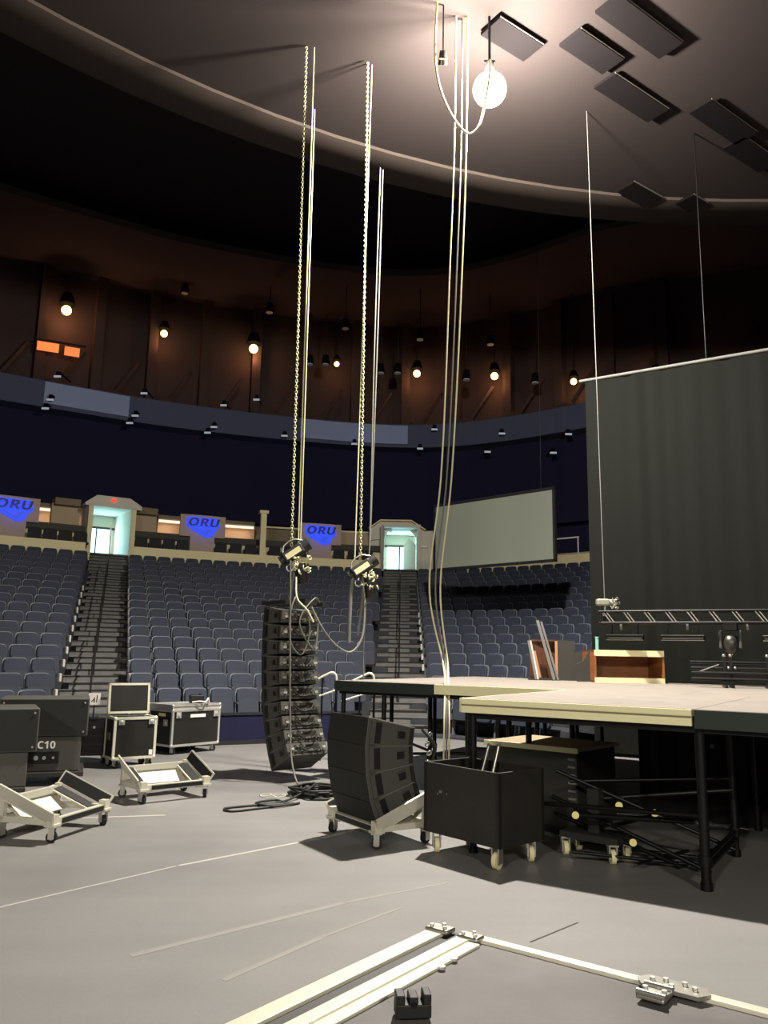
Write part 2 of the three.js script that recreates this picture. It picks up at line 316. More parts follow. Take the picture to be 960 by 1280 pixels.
// niches: warm lit recesses with a bright cove strip along the top
{
  const ns = [[-23.0, -20.9, 1], [-15.5, -13.9, 1], [-11.1, -9.0, 1], [-28.3, -26.0, 1]];
  for (const [a, b] of ns) {
    const g = structGroup('trim_5', 'pinkish lit niche in the concourse wall under a bright cove strip');
    obj('niche_back', arc(a, b, OB + 3.4, OB + 3.5, 6.05, 6.75), mat.pink, g);
    obj('niche_head', arc(a, b, OB + 2.75, OB + 3.5, 6.82, 6.95), mat.tanDark, g);
    obj('cove_strip', arc(a + 0.05, b - 0.05, OB + 2.85, OB + 2.95, 6.68, 6.78), glow(0xfff0d8, 1.1), g);
    const m = bp((a + b) / 2, OB + 2.8, 6.65); rectLight(0xffdcb0, 10.0, 1.1, 0.12, m.toArray(), bp((a + b) / 2, OB + 3.3, 5.9).toArray());
  }
  const up = structGroup('wall_upper', 'dark navy wall above the concourse');
  obj('wall_panel', arc(T0, 40, OB + 3.9, OB + 4.1, FL, 11.2, 60), mat.navy, up);
  obj('soffit', arc(T0, 40, OB + 3.3, OB + 3.95, 6.98, 7.3, 60), mat.navy, up);
}
// grey wall pieces near the second doorway, and one square post
{
  const w = structGroup('trim_6', 'grey-tan concourse wall and square post between the blue sign and doorway');
  obj('wall_panel', arc(-8.4, -5.4, OB + 2.8, OB + 3.0, 6.06, 6.7), mat.tanDark, w); obj('wall_panel', arc(-3.5, -1.0, OB + 2.8, OB + 3.0, 6.06, 6.75), mat.tan, w);
  obj('wall_cap', arc(-8.4, -1.0, OB + 2.75, OB + 3.02, 6.75, 6.82), mat.cream, w);
  const q = bp(-8.4, OB + 0.5, 0), f = facing(-8.4, OB); obj('post', xf(box(0.22, 2.05, 0.22, [0, 5.95, 0]), [q.x, 0, q.z], [0, f, 0]), mat.cream, w);
  obj('post_cap', xf(box(0.34, 0.12, 0.34, [0, 7.0, 0]), [q.x, 0, q.z], [0, f, 0]), mat.cream, w);
}
// seats in the box row
{
  let proto = null; const span = [[-23.5, -19.8], [-16.9, -13.3], [-11.7, -8.7], [-8.0, -5.3], [-5.3, -5.3], [-3.6, -0.6]];
  const where = ['beside the first lit doorway', 'between the doorway and its nearest blue sign', 'between the blue sign and the square post', 'just past the square post', 'just before the last blue sign', 'between the last blue sign and the pointed doorway'];
  span.forEach(([a, b], i) => {
    const n = Math.round((b - a) * D2R * 31.5 / 0.5);
    for (let j = 0; j < n; j++) {
      const t = a + (b - a) * (j + 0.5) / n, p = bp(t, OB + 1.05, 4.88), L = `black box-row seat ${where[i]}, ${NTH[i === 0 ? n - 1 - j : j]} from the ${['doorway', 'doorway', 'sign', 'post', 'post', 'sign'][i]}`, G = `box-row seats ${where[i]}`;
      if (!proto) { proto = thing('box_seat', L, 'seat', p.toArray(), facing(t, OB), G); obj('backrest', xf(new THREE.ExtrudeGeometry(rrect(0.43, 0.62, 0.1), { depth: 0.07, bevelEnabled: true, bevelSize: 0.01, bevelThickness: 0.01, bevelSegments: 1, curveSegments: 3 }), [0, 0.57, 0], [-0.14, 0, 0]), mat.boxSeat, proto); obj('seat_pan', rbox(0.42, 0.09, 0.42, [0, 0.42, 0.26], null, 0.03), mat.boxSeat, proto); obj('pedestal', box(0.1, 0.4, 0.1, [0, 0.2, 0.2]), mat.boxSeat, proto); }
      else dup(proto, p.toArray(), facing(t, OB), L, G);
    }
  });
}
// blue illuminated signs on pilasters
const font = await new FontLoader().loadAsync('fonts/droid/droid_sans_bold.typeface.json');
const signWhere = ['on the tan pilaster beyond the first lit doorway', 'on the tan pilaster between niches', 'on the grey wall before the pointed doorway'];
signSpots.forEach((t, i) => {
  const p = bp(t, OB + 1.45, 0), f = facing(t, OB), g = structGroup('trim_7', 'tan pilaster carrying a blue sign', [p.x, 0, p.z], f);
  obj('pilaster', join([box(0.95, 2.1, 0.12, [0, 5.8, 0]), box(1.75, 0.85, 0.14, [0, 6.42, -0.02])]), mat.tan, g);
  const s = thing('illuminated_sign', `blue glowing ORU letter sign with swoosh, ${signWhere[i]}`, 'sign', [p.x, 6.36, p.z], f, undefined);
  s.translateZ(0.075);
  const k = 1.25;
  obj('glow_plate', extr([[-0.52, 0.02], [-0.56, 0.3], [-0.44, 0.36], [0.5, 0.34], [0.56, 0.05], [0.4, -0.12], [0.34, -0.3], [0.1, -0.36], [-0.12, -0.22], [-0.34, -0.12]].map(q => [q[0] * 1.18, q[1] * 1.12]), 0.03), glow(0x2440ff, 1.5), s);
  const tg = new TextGeometry('ORU', { font, size: 0.3, depth: 0.035, curveSegments: 4 }); tg.computeBoundingBox(); tg.translate(-(tg.boundingBox.max.x + tg.boundingBox.min.x) / 2, 0, 0); tg.scale(1.42, 1.05, 1);
  const sh = new THREE.Matrix4().makeShear(0, 0, 0.22, 0, 0, 0); tg.applyMatrix4(sh); tg.translate(-0.01, 0.05, 0.03);
  obj('letters', tg, M(0x060a4a, 0.5), s);
  obj('swoosh', extr([[-0.32, -0.02], [0.1, -0.06], [0.38, -0.04], [0.3, -0.13], [0.18, -0.2], [0.24, -0.28], [0.08, -0.27], [-0.04, -0.17], [-0.2, -0.11]], 0.03).translate(0, 0, 0.03), M(0x4d77b8, 0.5), s);
  const lp = s.position.clone().add(V(Math.sin(f), 0, Math.cos(f)).multiplyScalar(0.35)); pointLight(0x2038ff, 0.6, lp.toArray(), 4);
});

// ------------------------------------------------------------------ setting: the two lit doorways at the head of the stairs
function doorway(i, label) {
  const t = AISLES[i], p = bp(t, OB + 1.2, FL + 0.75), f = facing(t, OB), g = structGroup('door_' + (i + 1), label, p.toArray(), f);
  const W = 0.68, H = 1.8, L = 2.55;
  obj('corridor_floor', box(2 * W, 0.06, L, [0, 0.0, -L / 2]), mat.step, g);
  for (const s of [-1, 1]) obj('side_wall', box(0.14, H, L, [s * (W + 0.07), H / 2, -L / 2]), mat.portal, g);
  obj('corridor_ceiling', box(2 * W + 0.3, 0.12, L, [0, H + 0.04, -L / 2]), mat.portal, g);
  obj('back_frame', join([box(2 * W, 0.5, 0.1, [0, H - 0.22, -L + 0.05]), box(0.12, H, 0.12, [-W + 0.06, H / 2, -L + 0.06]), box(0.12, H, 0.12, [W - 0.06, H / 2, -L + 0.06])]), mat.portal, g);
  obj('door_lintel', box(2 * W, 0.08, 0.14, [0, H - 0.5, -L + 0.1]), mat.ledge, g);
  for (const s of [-1, 1]) obj('lit_door_pane', box(W - 0.16, H - 0.56, 0.03, [s * (W / 2 - 0.05), (H - 0.56) / 2 + 0.04, -L + 0.1]), glow(0xc2f6ff, 3.2), g);
  if (i === 0) obj('door_post', cyl(0.025, 1.15, [0.12, 0.6, -0.6], null, 8), mat.alu, g);
  const q = g.localToWorld(V(0, 0.95, -L + 0.3)); g.updateMatrixWorld(); const q2 = V(0, 0.75, -L + 0.25).applyMatrix4(g.matrixWorld), q3 = V(0, 0.75, 3).applyMatrix4(g.matrixWorld);
  rectLight(0xaef0ff, 12, 1.15, 1.2, q2.toArray(), q3.toArray());
  return { g, W, H, L };
}
{
  const { g, W, H } = doorway(0, 'cyan lit doorway under a tan canted canopy with red exit lamp');
  obj('canted_head', extr([[-1.0, H - 0.05], [-1.0, H + 0.05], [-0.6, H + 0.36], [0.6, H + 0.36], [1.05, H + 0.1], [1.05, H - 0.05]], 0.5).translate(0, 0, -0.45), mat.portal, g);
  for (const s of [-1, 1]) obj('jamb', box(0.16, H + 0.3, 0.5, [s * (W + 0.1), (H + 0.3) / 2 - 0.3, -0.2]), mat.cream, g);
  for (const s of [-1, 1]) obj('wing_wall', box(1.0, 1.15, 0.3, [s * 1.45, H - 0.5, -1.2]), mat.tan, g);
  obj('wing_head', box(0.9, 0.25, 0.9, [-1.45, H + 0.12, -1.2]), mat.tanDark, g); obj('wing_head', box(0.9, 0.25, 0.9, [1.45, H + 0.1, -1.2]), mat.tanDark, g);
  obj('exit_lamp', rbox(0.16, 0.1, 0.06, [0, H + 0.22, 0.08], null, 0.03), glow(0xff3a2a, 1.6), g);
}
{
  const { g, W, H } = doorway(1, 'cyan lit doorway under a pointed pale gable');
  obj('gable_head', join([extr([[-1.3, H - 0.5], [-1.3, H - 0.02], [-0.85, H + 0.32], [0.45, H + 0.32], [1.0, H - 0.05], [1.55, H - 0.05], [1.55, H - 0.9], [W + 0.08, H - 0.9], [W + 0.08, H - 0.45], [0.4, H - 0.02], [-0.5, H - 0.02], [-W, H - 0.4]], 0.18).translate(0, 0, -0.9)]), mat.portal, g);
  obj('gable_cap', join([bar([-1.33, H, -0.75], [-0.85, H + 0.35, -0.75], 0.5, 0.05), bar([-0.85, H + 0.35, -0.75], [0.45, H + 0.35, -0.75], 0.5, 0.05), bar([0.45, H + 0.35, -0.75], [1.05, H - 0.03, -0.75], 0.5, 0.05)]), mat.cream, g);
  obj('wing_wall', box(0.8, 1.6, 0.3, [1.17, H - 1.0, -0.7]), mat.portal, g); obj('wing_wall', box(0.6, 1.5, 0.3, [-1.0, H - 1.0, -1.0]), mat.portal, g);
  obj('pointed_panel', extr([[-0.9, 0.03], [0, 0.03], [0, 1.15], [-0.45, 1.5], [-0.9, 1.2]], 0.06).rotateY(-1.05).translate(0.66, 0, -0.75), mat.portal, g);
  obj('jamb', box(0.12, H + 0.1, 0.4, [-W - 0.06, H / 2, -0.2]), mat.portal, g);
  obj('emergency_lamp', join([rbox(0.28, 0.18, 0.12, [-0.62, H - 0.05, -0.62], null, 0.02), xf(new THREE.SphereGeometry(0.08, 10, 8), [-0.42, H - 0.08, -0.5]), xf(new THREE.SphereGeometry(0.08, 10, 8), [-0.7, H - 0.2, -0.5])]), mat.white, g);
  obj('sign_lug', rbox(0.4, 0.12, 0.06, [0.95, 1.05, -0.5], null, 0.03), mat.white, g);
}

// ------------------------------------------------------------------ setting: upper ring, brown wall, ribs, lamps
{
  const g = structGroup('trim_8', 'curved blue-grey balcony ring high above the concourse');
  obj('ring_fascia', arc(T0, 30, OB + 3.0, OB + 3.3, 10.7, 11.75, 70), mat.ring, g);
  obj('ring_deck', arc(T0, 30, OB + 3.3, OB + 7, 10.7, 10.9, 70), mat.ring, g);
  for (const [a, b] of [[-23.3, -17.9], [-6.1, 1.6]]) obj('ring_panel', arc(a, b, OB + 2.94, OB + 3.0, 10.85, 11.7), mat.ringPanel, g);
  const w = structGroup('wall_ring', 'brown upper wall with deep ribs behind the balcony ring');
  obj('wall_panel', arc(T0, 40, OB + 6.8, OB + 7.0, 10.9, 18.2, 70), mat.brown, w);
  obj('upper_soffit', arc(T0, 40, OB + 1.2, OB + 7.0, 18.0, 18.3, 70), mat.outerCeil, w);
  for (let i = 0; i < 15; i++) {
    const t = -31 + i * 3.6, q = bp(t, OB + 6.1, 0), f = facing(t, OB);
    obj('rib', xf(join([box(0.4, 7.1, 0.5, [0, 14.45, -0.4]), rbox(0.9, 1.0, 0.7, [0.6, 12.3, 0.2], null, 0.3), bar([0.5, 12.2, 0.3], [1.8, 14.4, -0.3], 0.14, 0.14)]), [q.x, 0, q.z], [0, f, 0]), mat.brown, w);
  }
}
const upperLamp = (() => {
  const bulbs = [[-13.86, 15.96, -32.5, 1, 9], [-6.34, 15.77, -36.05, 1, 7], [-10.19, 15.83, -34.55, 0.7, 4], [-2.44, 15.48, -37.1, 0.5, 2.5], [1.48, 15.18, -37.4, 0.8, 6], [5.13, 14.73, -36.3, 0.8, 6], [8.35, 13.75, -34.1, 0.6, 3], [11.46, 13.48, -32.45, 0.6, 5]];
  bulbs.forEach(([x, y, z, s, I], i) => {
    const o = thing('pendant_lamp', ['bright warm pendant lamp over the two orange panels', 'bright warm pendant lamp left of the hoist chains', 'small warm pendant lamp with side bracket near round vent', 'tiny greenish pendant lamp between the first two chains', 'warm pendant lamp beside the hooked pipe', 'warm pendant lamp beside the pale brown recess', 'small pendant lamp over the edge of the black drape', 'dim pendant lamp above the top hem of black drape'][i], 'lamp', [x, y, z]);
    obj('bulb', new THREE.SphereGeometry(0.17 * s + 0.04, 12, 10), glow(0xffd27a, 7), o);
    obj('shade', cyl(0.3 * s + 0.05, 0.5 * s, [0, 0.42 * s + 0.1, 0], null, 14, 0.2 * s), mat.baffle, o);
    obj('stem', rod([0, 0.5 * s, 0], [0, 18 - y, 0], 0.03, 6), mat.rib, o);
    pointLight(0xffb07a, I * 0.4, [x, y - 0.4, z], 6);
  });
})();
{
  const o = thing('orange_panel', 'pair of flat glowing orange panels above the balcony ring', 'panel', [-13.8, 14.07, -32.15], 0.42);
  obj('panel_face', box(0.85, 0.38, 0.06, [-0.5, 0, 0]), glow(0xff8a4a, 1.1), o); obj('panel_face', box(0.6, 0.38, 0.06, [0.45, -0.05, 0]), glow(0xff8a4a, 1.0), o); obj('mount', box(2.0, 0.06, 0.1, [0, 0.3, -0.08]), mat.rib, o);
}
// unlit pendant spots and small fixtures scattered under the roof
{
  let proto = null;
  const list = [[-13.49, 18.78, -34.0], [-9.22, 17.58, -34.0], [-5.34, 16.73, -34.0], [-1.89, 16.03, -34.0], [1.47, 15.57, -34.0], [4.63, 15.4, -34.0], [-2.73, 14.31, -34.0], [-3.44, 14.3, -34.0], [-0.26, 13.95, -34.0], [0.49, 13.97, -34.0], [6.42, 13.29, -33.0], [3.45, 13.37, -33.0]];
  list.forEach(p => {
    if (!proto) { proto = thing('spot_lamp', 'small unlit house spotlight hanging before the brown upper wall', 'lamp', p, 0, 'unlit house spotlights'); obj('can', cyl(0.2, 0.42, [0, 0.2, 0], null, 12, 0.13), mat.baffle, proto); obj('lens_ring', cyl(0.15, 0.05, [0, -0.02, 0], null, 12), mat.white, proto); obj('stem', rod([0, 0.4, 0], [0, 2.4, 0], 0.025, 6), mat.rib, proto); }
    else dup(proto, p, 0);
  });
  // downlights on the ring's front
  let pr2 = null;
  for (const p of [[-12.63, 11.89, -29.45], [-12.8, 10.94, -29.4], [-12.91, 10.56, -29.3], [-9.8, 11.84, -31.15], [-10.04, 10.85, -31.0], [-10.22, 10.53, -30.95], [-6.83, 11.81, -32.45], [-7.16, 10.83, -32.35], [-7.39, 10.55, -32.25], [-5.54, 12.23, -32.9], [-4.33, 10.77, -33.3], [-1.35, 10.66, -34.0], [2.15, 11.41, -34.1], [1.53, 10.54, -34.15], [4.94, 10.94, -32.9], [4.37, 10.22, -33.25], [7.35, 10.47, -31.15], [6.81, 9.79, -31.55]]) {
    if (!pr2) { pr2 = thing('ring_spotlight', 'tiny pale spotlight fixed along the blue-grey balcony ring', 'lamp', p, 0, 'spotlights along the balcony ring'); obj('housing', rbox(0.16, 0.2, 0.2, [0, 0.1, 0], null, 0.03), mat.baffle, pr2); obj('face', box(0.26, 0.07, 0.05, [0, -0.02, 0.1]), glow(0xe8f0ff, 0.35), pr2); obj('clamp', rod([0, 0.2, 0], [0, 0.2, -1.2], 0.03, 6), mat.baffle, pr2); }
    else dup(pr2, p, 0);
  }
}

// ------------------------------------------------------------------ setting: canopy baffles
{
  const b = structGroup('trim_9', 'dark slotted baffles hung under the canopy');
  const spots = [[3.99, -11.87, 1.4], [5.75, -12.43, 1.4], [6.64, -13.31, 1.2], [1.8, -10.63, 0.9], [3.64, -10.35, 1.5], [3.06, -10.85, 1.0], [5.0, -14.65, 0.9], [6.15, -14.93, 0.5]];
  for (const [x, z, l] of spots) {
    const m = obj('baffle', xf(box(l, 0.05, 0.42, [0, 0.05, 0]), [x, CAN.h - 0.13, z], [0, 0.62, 0]), mat.baffle, b);
    obj('baffle_edge', xf(box(l, 0.02, 0.012, [0, 0.05, 0.216]), [x, CAN.h - 0.13, z], [0, 0.62, 0]), mat.baffleEdge, m);
  }
}

// ------------------------------------------------------------------ lamps that light the floor
{
  const [x, y, z] = WORK_LAMP.at;
  const o = thing('work_light', 'blazing round work light hanging under the canopy beside the cable loop', 'lamp', [x, y, z]);
  obj('lens', new THREE.SphereGeometry(0.24, 28, 20), glow(0xfff3d8, 30), o);
  obj('housing', new THREE.LatheGeometry([[0.0, 0.44], [0.05, 0.44], [0.07, 0.34], [0.085, 0.22], [0.075, 0.22], [0, 0.26]].map(q => new THREE.Vector2(...q)), 24), mat.alu, o);
  obj('yoke', join([rod([0, 0.4, 0], [0, CAN.h - y, 0], 0.02, 8), bar([-0.08, 0.45, 0], [0.08, 0.45, 0], 0.04, 0.03)]), mat.blackMetal, o);
  pointLight(WORK_LAMP.color, WORK_LAMP.power, [x, y, z], 8);
  const sp = shadow(new THREE.SpotLight(WORK_LAMP.color, WORK_LAMP.beam, 0, 72 * D2R, 0.95)); sp.position.set(x, y, z); sp.target.position.set(x, 0, z); sp.shadow.radius = 8; scene.add(sp, sp.target);
}
FLOOD.spots.forEach(([x, y, z], i) => {  // unseen fill lamps behind the viewer, inferred from the brightly lit stage edging
  const o = thing('flood_light', i ? 'unseen rectangular flood light behind the viewer, on the stage side' : 'unseen rectangular flood light behind the viewer, on the seat side', 'lamp', [x, y, z]); o.lookAt(0, 1, -8);
  obj('housing', rbox(1.3, 0.95, 0.25, [0, 0, -0.14], null, 0.04), mat.blackMetal, o); obj('lens', box(1.2, 0.8, 0.02, [0, 0, 0]), glow(FLOOD.color, 3), o); obj('post', rod([0, 0, -0.2], [0, 4, -1.5], 0.05, 8), mat.blackMetal, o);
  const p = V(0, 0, 0.04).applyMatrix4((o.updateMatrixWorld(), o.matrixWorld)); rectLight(FLOOD.color, FLOOD.radiance, 1.2, 0.8, p.toArray(), [0, 1, -8]);
});

// ------------------------------------------------------------------ stage: local x runs along the front edge, local -z runs upstage
const SP = [0.71, 0, -7.0], SR = -32.6 * D2R, SH = 1.25;
const S = (a, h, b) => V(a, h, -b).applyAxisAngle(V(0, 1, 0), SR).add(V(...SP));
{
  const st = thing('stage_platform', 'large portable stage with pale plank decks, cream edging and black pipe legs', 'stage', SP, SR);
  const pw = 1.22, gapw = 0.006, deck = (a0, a1, b0, b1) => {
    const g = uvBox(rbox(a1 - a0 - gapw, 0.05, b1 - b0 - gapw, [(a0 + a1) / 2, SH - 0.025, -(b0 + b1) / 2], null, 0.004), 1.6); const uv = g.attributes.uv, o = rnd(), q = rnd(); for (let i = 0; i < uv.count; i++) uv.setXY(i, uv.getX(i) + o, uv.getY(i) + q);
    obj('deck_panel', g, mat.deck, st);
  };
  for (let a = 0; a < 6.0; a += 1.88) for (const [b0, b1] of [[0, 1.3], [1.3, 2.6]]) deck(a, a + 1.88, b0, b1);
  for (let a = -3.2; a < 5.5; a += 2.2) for (const [b0, b1] of [[2.6, 3.9], [3.9, 5.2], [5.2, 6.7]]) deck(a, a + 2.2, b0, b1);
  // edging
  const edge = (a0, b0, a1, b1, m, n = 'edge_trim', h = 0.115) => obj(n, bar([a0, SH - h / 2 - 0.004, -b0], [a1, SH - h / 2 - 0.004, -b1], 0.04, h), m, st);
  edge(0, -0.02, 1.86, -0.02, mat.fascia); edge(1.88, -0.02, 5.64, -0.02, mat.fasciaDark, 'edge_trim', 0.13); edge(-0.02, 0, -0.02, 2.6, mat.fascia);
  obj('edge_groove', bar([0, SH - 0.055, 0.043], [1.86, SH - 0.055, 0.043], 0.008, 0.012), mat.tanDark, st);
  edge(-1.7, 2.58, 0, 2.58, mat.fascia); edge(-3.2, 2.58, -1.72, 2.58, mat.fasciaDark, 'edge_trim', 0.13); edge(-3.22, 2.6, -3.22, 6.7, mat.fasciaDark);
  // frame under the decks
  for (const b of [0.06, 1.3, 2.54]) obj('deck_beam', bar([0.02, SH - 0.13, -b], [5.6, SH - 0.13, -b], 0.05, 0.08), mat.blackMetal, st);
  for (const b of [2.66, 3.9, 5.2, 6.6]) obj('deck_beam', bar([-3.18, SH - 0.13, -b], [5.5, SH - 0.13, -b], 0.05, 0.08), mat.blackMetal, st);
  const leg = (a, b, r = 0.03) => { const l = obj('leg', join([cyl(r, SH - 0.16, [a, (SH - 0.16) / 2 + 0.03, -b], null, 12), cyl(r + 0.012, 0.07, [a, 0.2, -b], null, 12)]), mat.blackMetal, st); obj('leg_foot', cyl(r + 0.008, 0.05, [a, 0.025, -b], null, 12), mat.blackMetal, l); return l; };
  for (const a of [0.06, 1.89, 3.72, 5.55]) for (const b of [0.06, 1.28, 2.52]) leg(a, b, a > 1 && a < 2 && b < 1 ? 0.036 : 0.03);
  for (const a of [-3.14, -2.5, -1.3, -0.9]) for (const b of [2.68, 3.9, 5.2, 6.6]) leg(a, b);
  // low rails and diagonal braces
  const pipe = (n, a0, h0, b0, a1, h1, b1, r = 0.018) => obj(n, rod([a0, h0, -b0], [a1, h1, -b1], r, 8), mat.blackMetal, st);
  pipe('rail', 1.89, 0.14, 0.06, 1.89, 0.14, 1.28, 0.024); pipe('rail', 1.89, 0.2, 0.1, 1.89, 0.2, 1.24, 0.02); pipe('rail', 3.72, 0.14, 0.06, 3.72, 0.14, 1.28, 0.024);
  pipe('brace', 1.89, 0.5, 0.06, 0.55, 0.42, 0.25); pipe('brace', 1.89, 0.62, 1.28, 0.6, 0.52, 0.9);
  pipe('brace', -3.14, 0.3, 2.68, -1.3, 0.45, 2.68); pipe('brace', -3.14, 0.45, 3.9, -1.3, 0.3, 2.68); pipe('brace', -1.3, 0.5, 2.68, 0.06, 0.6, 2.52); pipe('brace', -0.9, 0.95, 2.68, 0.06, 0.95, 2.52);
  // black skirt under the upstage half
  const pts = []; for (let i = 0; i <= 120; i++) { const a = 0.75 + i * 0.04; pts.push([a, 2.62 + 0.03 * Math.sin(i * 0.9) + 0.015 * Math.sin(i * 2.3)]); }
  const out = [...pts, ...pts.slice().reverse().map(([a, b]) => [a, b + 0.01])]; const sk = extr(out, SH - 0.2); sk.rotateX(-Math.PI / 2); sk.translate(0, 0.01, 0);
  obj('skirt', sk, M(0x0d0e10, 0.95), st);
  for (const [a, h] of [[1.5, 0.75], [2.2, 0.62], [2.7, 0.55], [3.0, 0.7], [1.9, 0.5]]) obj('skirt_stud', cyl(0.022, 0.012, [a, h, -2.56], [Math.PI / 2, 0, 0], 10), mat.strap, st);
}
// black drape upstage
{
  const a0 = -1.3, a1 = 11, n = 420, pts = [];
  for (let i = 0; i <= n; i++) { const a = a0 + (a1 - a0) * i / n; pts.push([a, 7.45 + 0.012 * Math.sin(a * 7 + 0.6 * Math.sin(a * 2.1)) + 0.008 * Math.sin(a * 19 + Math.sin(a * 3.3))]); }
  const g = extr([...pts, ...pts.slice().reverse().map(([a, b]) => [a, b + 0.012])], 6.5); g.rotateX(-Math.PI / 2);
  const o = thing('stage_drape', 'tall black fabric backdrop drape hanging behind the stage', 'curtain', SP, SR); obj('cloth', g.translate(0, 0.06, 0), mat.drape, o);
  obj('drape_pipe', rod([a0 - 0.1, 6.6, -7.45], [a1, 6.6, -7.45], 0.03, 8), mat.strap, o);
  for (const a of [0.8, 3.2, 5.6]) obj('pipe_hanger', rod([a, 6.6, -7.45], [a, CAN.h, -7.45], 0.012, 6), mat.blackMetal, o);
}
// projection screen
{
  const A = V(1.48, 0, -22.8), Bq = V(4.35, 0, -19.9), c = A.clone().add(Bq).multiplyScalar(0.5), w = A.distanceTo(Bq), f = Math.atan2(-(Bq.z - A.z), Bq.x - A.x);
  const o = thing('projection_screen', 'large pale grey projection screen with black border over the seats', 'screen', [c.x, 4.0, c.z], f);
  obj('screen_surface', box(w - 0.14, 1.8, 0.03, [0, 0.92, 0.03]), mat.screen, o);
  obj('border', join([box(w, 0.07, 0.08, [0, 0.0, 0.03]), box(w, 0.07, 0.08, [0, 1.85, 0.03]), box(0.07, 1.9, 0.08, [-w / 2 + 0.03, 0.92, 0.03]), box(0.07, 1.9, 0.08, [w / 2 - 0.03, 0.92, 0.03])]), mat.screenFrame, o);
  obj('rear_frame', join([box(w - 0.2, 0.08, 0.3, [0, 0.4, -0.15]), box(w - 0.2, 0.08, 0.3, [0, 1.5, -0.15]), box(0.08, 1.6, 0.3, [-1, 0.9, -0.15]), box(0.08, 1.6, 0.3, [1, 0.9, -0.15])]), mat.screenFrame, o);
  for (const s of [-1, 1]) obj('hang_wire', rod([s * 1.6, 1.88, 0], [s * 1.6, 17.5, 0], 0.008, 5), mat.blackMetal, o);
}
// rail frame on the right-hand concourse
{
  const p = bp(12.6, OB + 0.08, 5.26), o = thing('guard_rail', 'white pipe guard frame on the cream wall beside the screen', 'rail', p.toArray(), facing(12.6, OB));
  obj('post', rod([-0.45, 0, 0], [-0.45, 0.62, 0], 0.025), mat.white, o); obj('post', rod([0.45, 0, 0], [0.45, 0.62, 0], 0.025), mat.white, o); obj('top_rail', rod([-0.48, 0.62, 0], [0.48, 0.62, 0], 0.03), mat.white, o);
}

// ------------------------------------------------------------------ casters
function caster(parent, x, z, turn, r = 0.05, wheelMat = mat.rubber, hub = mat.alu, top = 0.15) {
  const c = obj('caster', xf(join([box(0.012, top - r * 0.7, r * 1.1, [-0.028, (top + r * 0.7) / 2, 0]), box(0.012, top - r * 0.7, r * 1.1, [0.028, (top + r * 0.7) / 2, 0]), box(0.08, 0.014, 0.09, [0, top - 0.007, 0])]), [x, 0, z], [0, turn, 0]), mat.steel, parent);
  obj('wheel', xf(cyl(r, 0.036, [0, r, 0], [0, 0, Math.PI / 2], 20), [x, 0, z], [0, turn, 0]), wheelMat, c);
  obj('hub', xf(cyl(r * 0.5, 0.04, [0, r, 0], [0, 0, Math.PI / 2], 14), [x, 0, z], [0, turn, 0]), hub, c);
}
// ------------------------------------------------------------------ speaker cradles on casters
function cradle(label, p, turn) {
  const o = thing('speaker_dolly', label, 'dolly', p, turn, undefined), hx = 0.37, hz = 0.25;
  for (const [x, z, q] of [[-hx, hz, 0.4], [hx, hz, -0.6], [-hx, -hz, 1.1], [hx, -hz, 0.2]]) caster(o, x, z, q, 0.045, mat.rubber, mat.alu, 0.135);
  obj('front_rail', join([box(0.82, 0.06, 0.05, [0, 0.16, hz])]), mat.galv, o); obj('rail_insert', box(0.6, 0.042, 0.006, [0.02, 0.16, hz + 0.028]), mat.blackPlain, o);
  obj('back_rail', box(0.78, 0.06, 0.04, [0, 0.3, -hz]), mat.galv, o); obj('back_rail', box(0.78, 0.05, 0.05, [0, 0.16, -hz]), mat.galv, o);
  for (const s of [-1, 1]) {
    obj('side_rail', box(0.05, 0.05, 0.5, [s * hx, 0.16, 0]), mat.galv, o);
    obj('back_post', box(0.05, 0.2, 0.05, [s * hx, 0.25, -hz]), mat.galv, o);
    obj('front_bracket', join([box(0.07, 0.09, 0.07, [s * hx, 0.18, hz]), box(0.1, 0.02, 0.1, [s * hx, 0.14, hz])]), mat.galv, o);
    // sloping channel: floor plate leaning outward, two lips, dark pad inside
    const L = 0.58, ang = 0.36, put = g => xf(g, [s * hx, 0.27, 0], [ang, 0, 0]);
    const pl = obj('side_plate', put(join([xf(box(0.014, 0.13, L, [0, 0, 0]), [s * 0.05, 0.03, 0], [0, 0, -s * 0.45]), xf(box(0.13, 0.012, L, [0, 0, 0]), [-s * 0.045, -0.05, 0], [0, 0, s * 0.12])])), mat.galv, o);
    obj('dark_pad', put(join([xf(box(0.006, 0.1, L - 0.04, [-s * 0.011, 0, 0]), [s * 0.05, 0.03, 0], [0, 0, -s * 0.45]), xf(box(0.1, 0.006, L - 0.04, [0, 0.01, 0]), [-s * 0.045, -0.05, 0], [0, 0, s * 0.12])])), mat.blackPlain, pl);
  }
  obj('slope_plate', xf(box(0.62, 0.012, 0.2, [0, 0, 0]), [0, 0.2, -0.18], [0.6, 0, 0]), mat.galv, o);
  return o;
}
cradle('pale metal speaker cradle on casters beside the C10 subwoofer', [-2.88, 0, -7.5], 75.5 * D2R);
cradle('empty pale metal speaker cradle on casters in front of the flight cases', [-2.38, 0, -9.28], 41 * D2R);
const cart3 = cradle('pale metal speaker cradle carrying four stacked line array cabinets', [0.0, 0, -7.5], -57.3 * D2R);

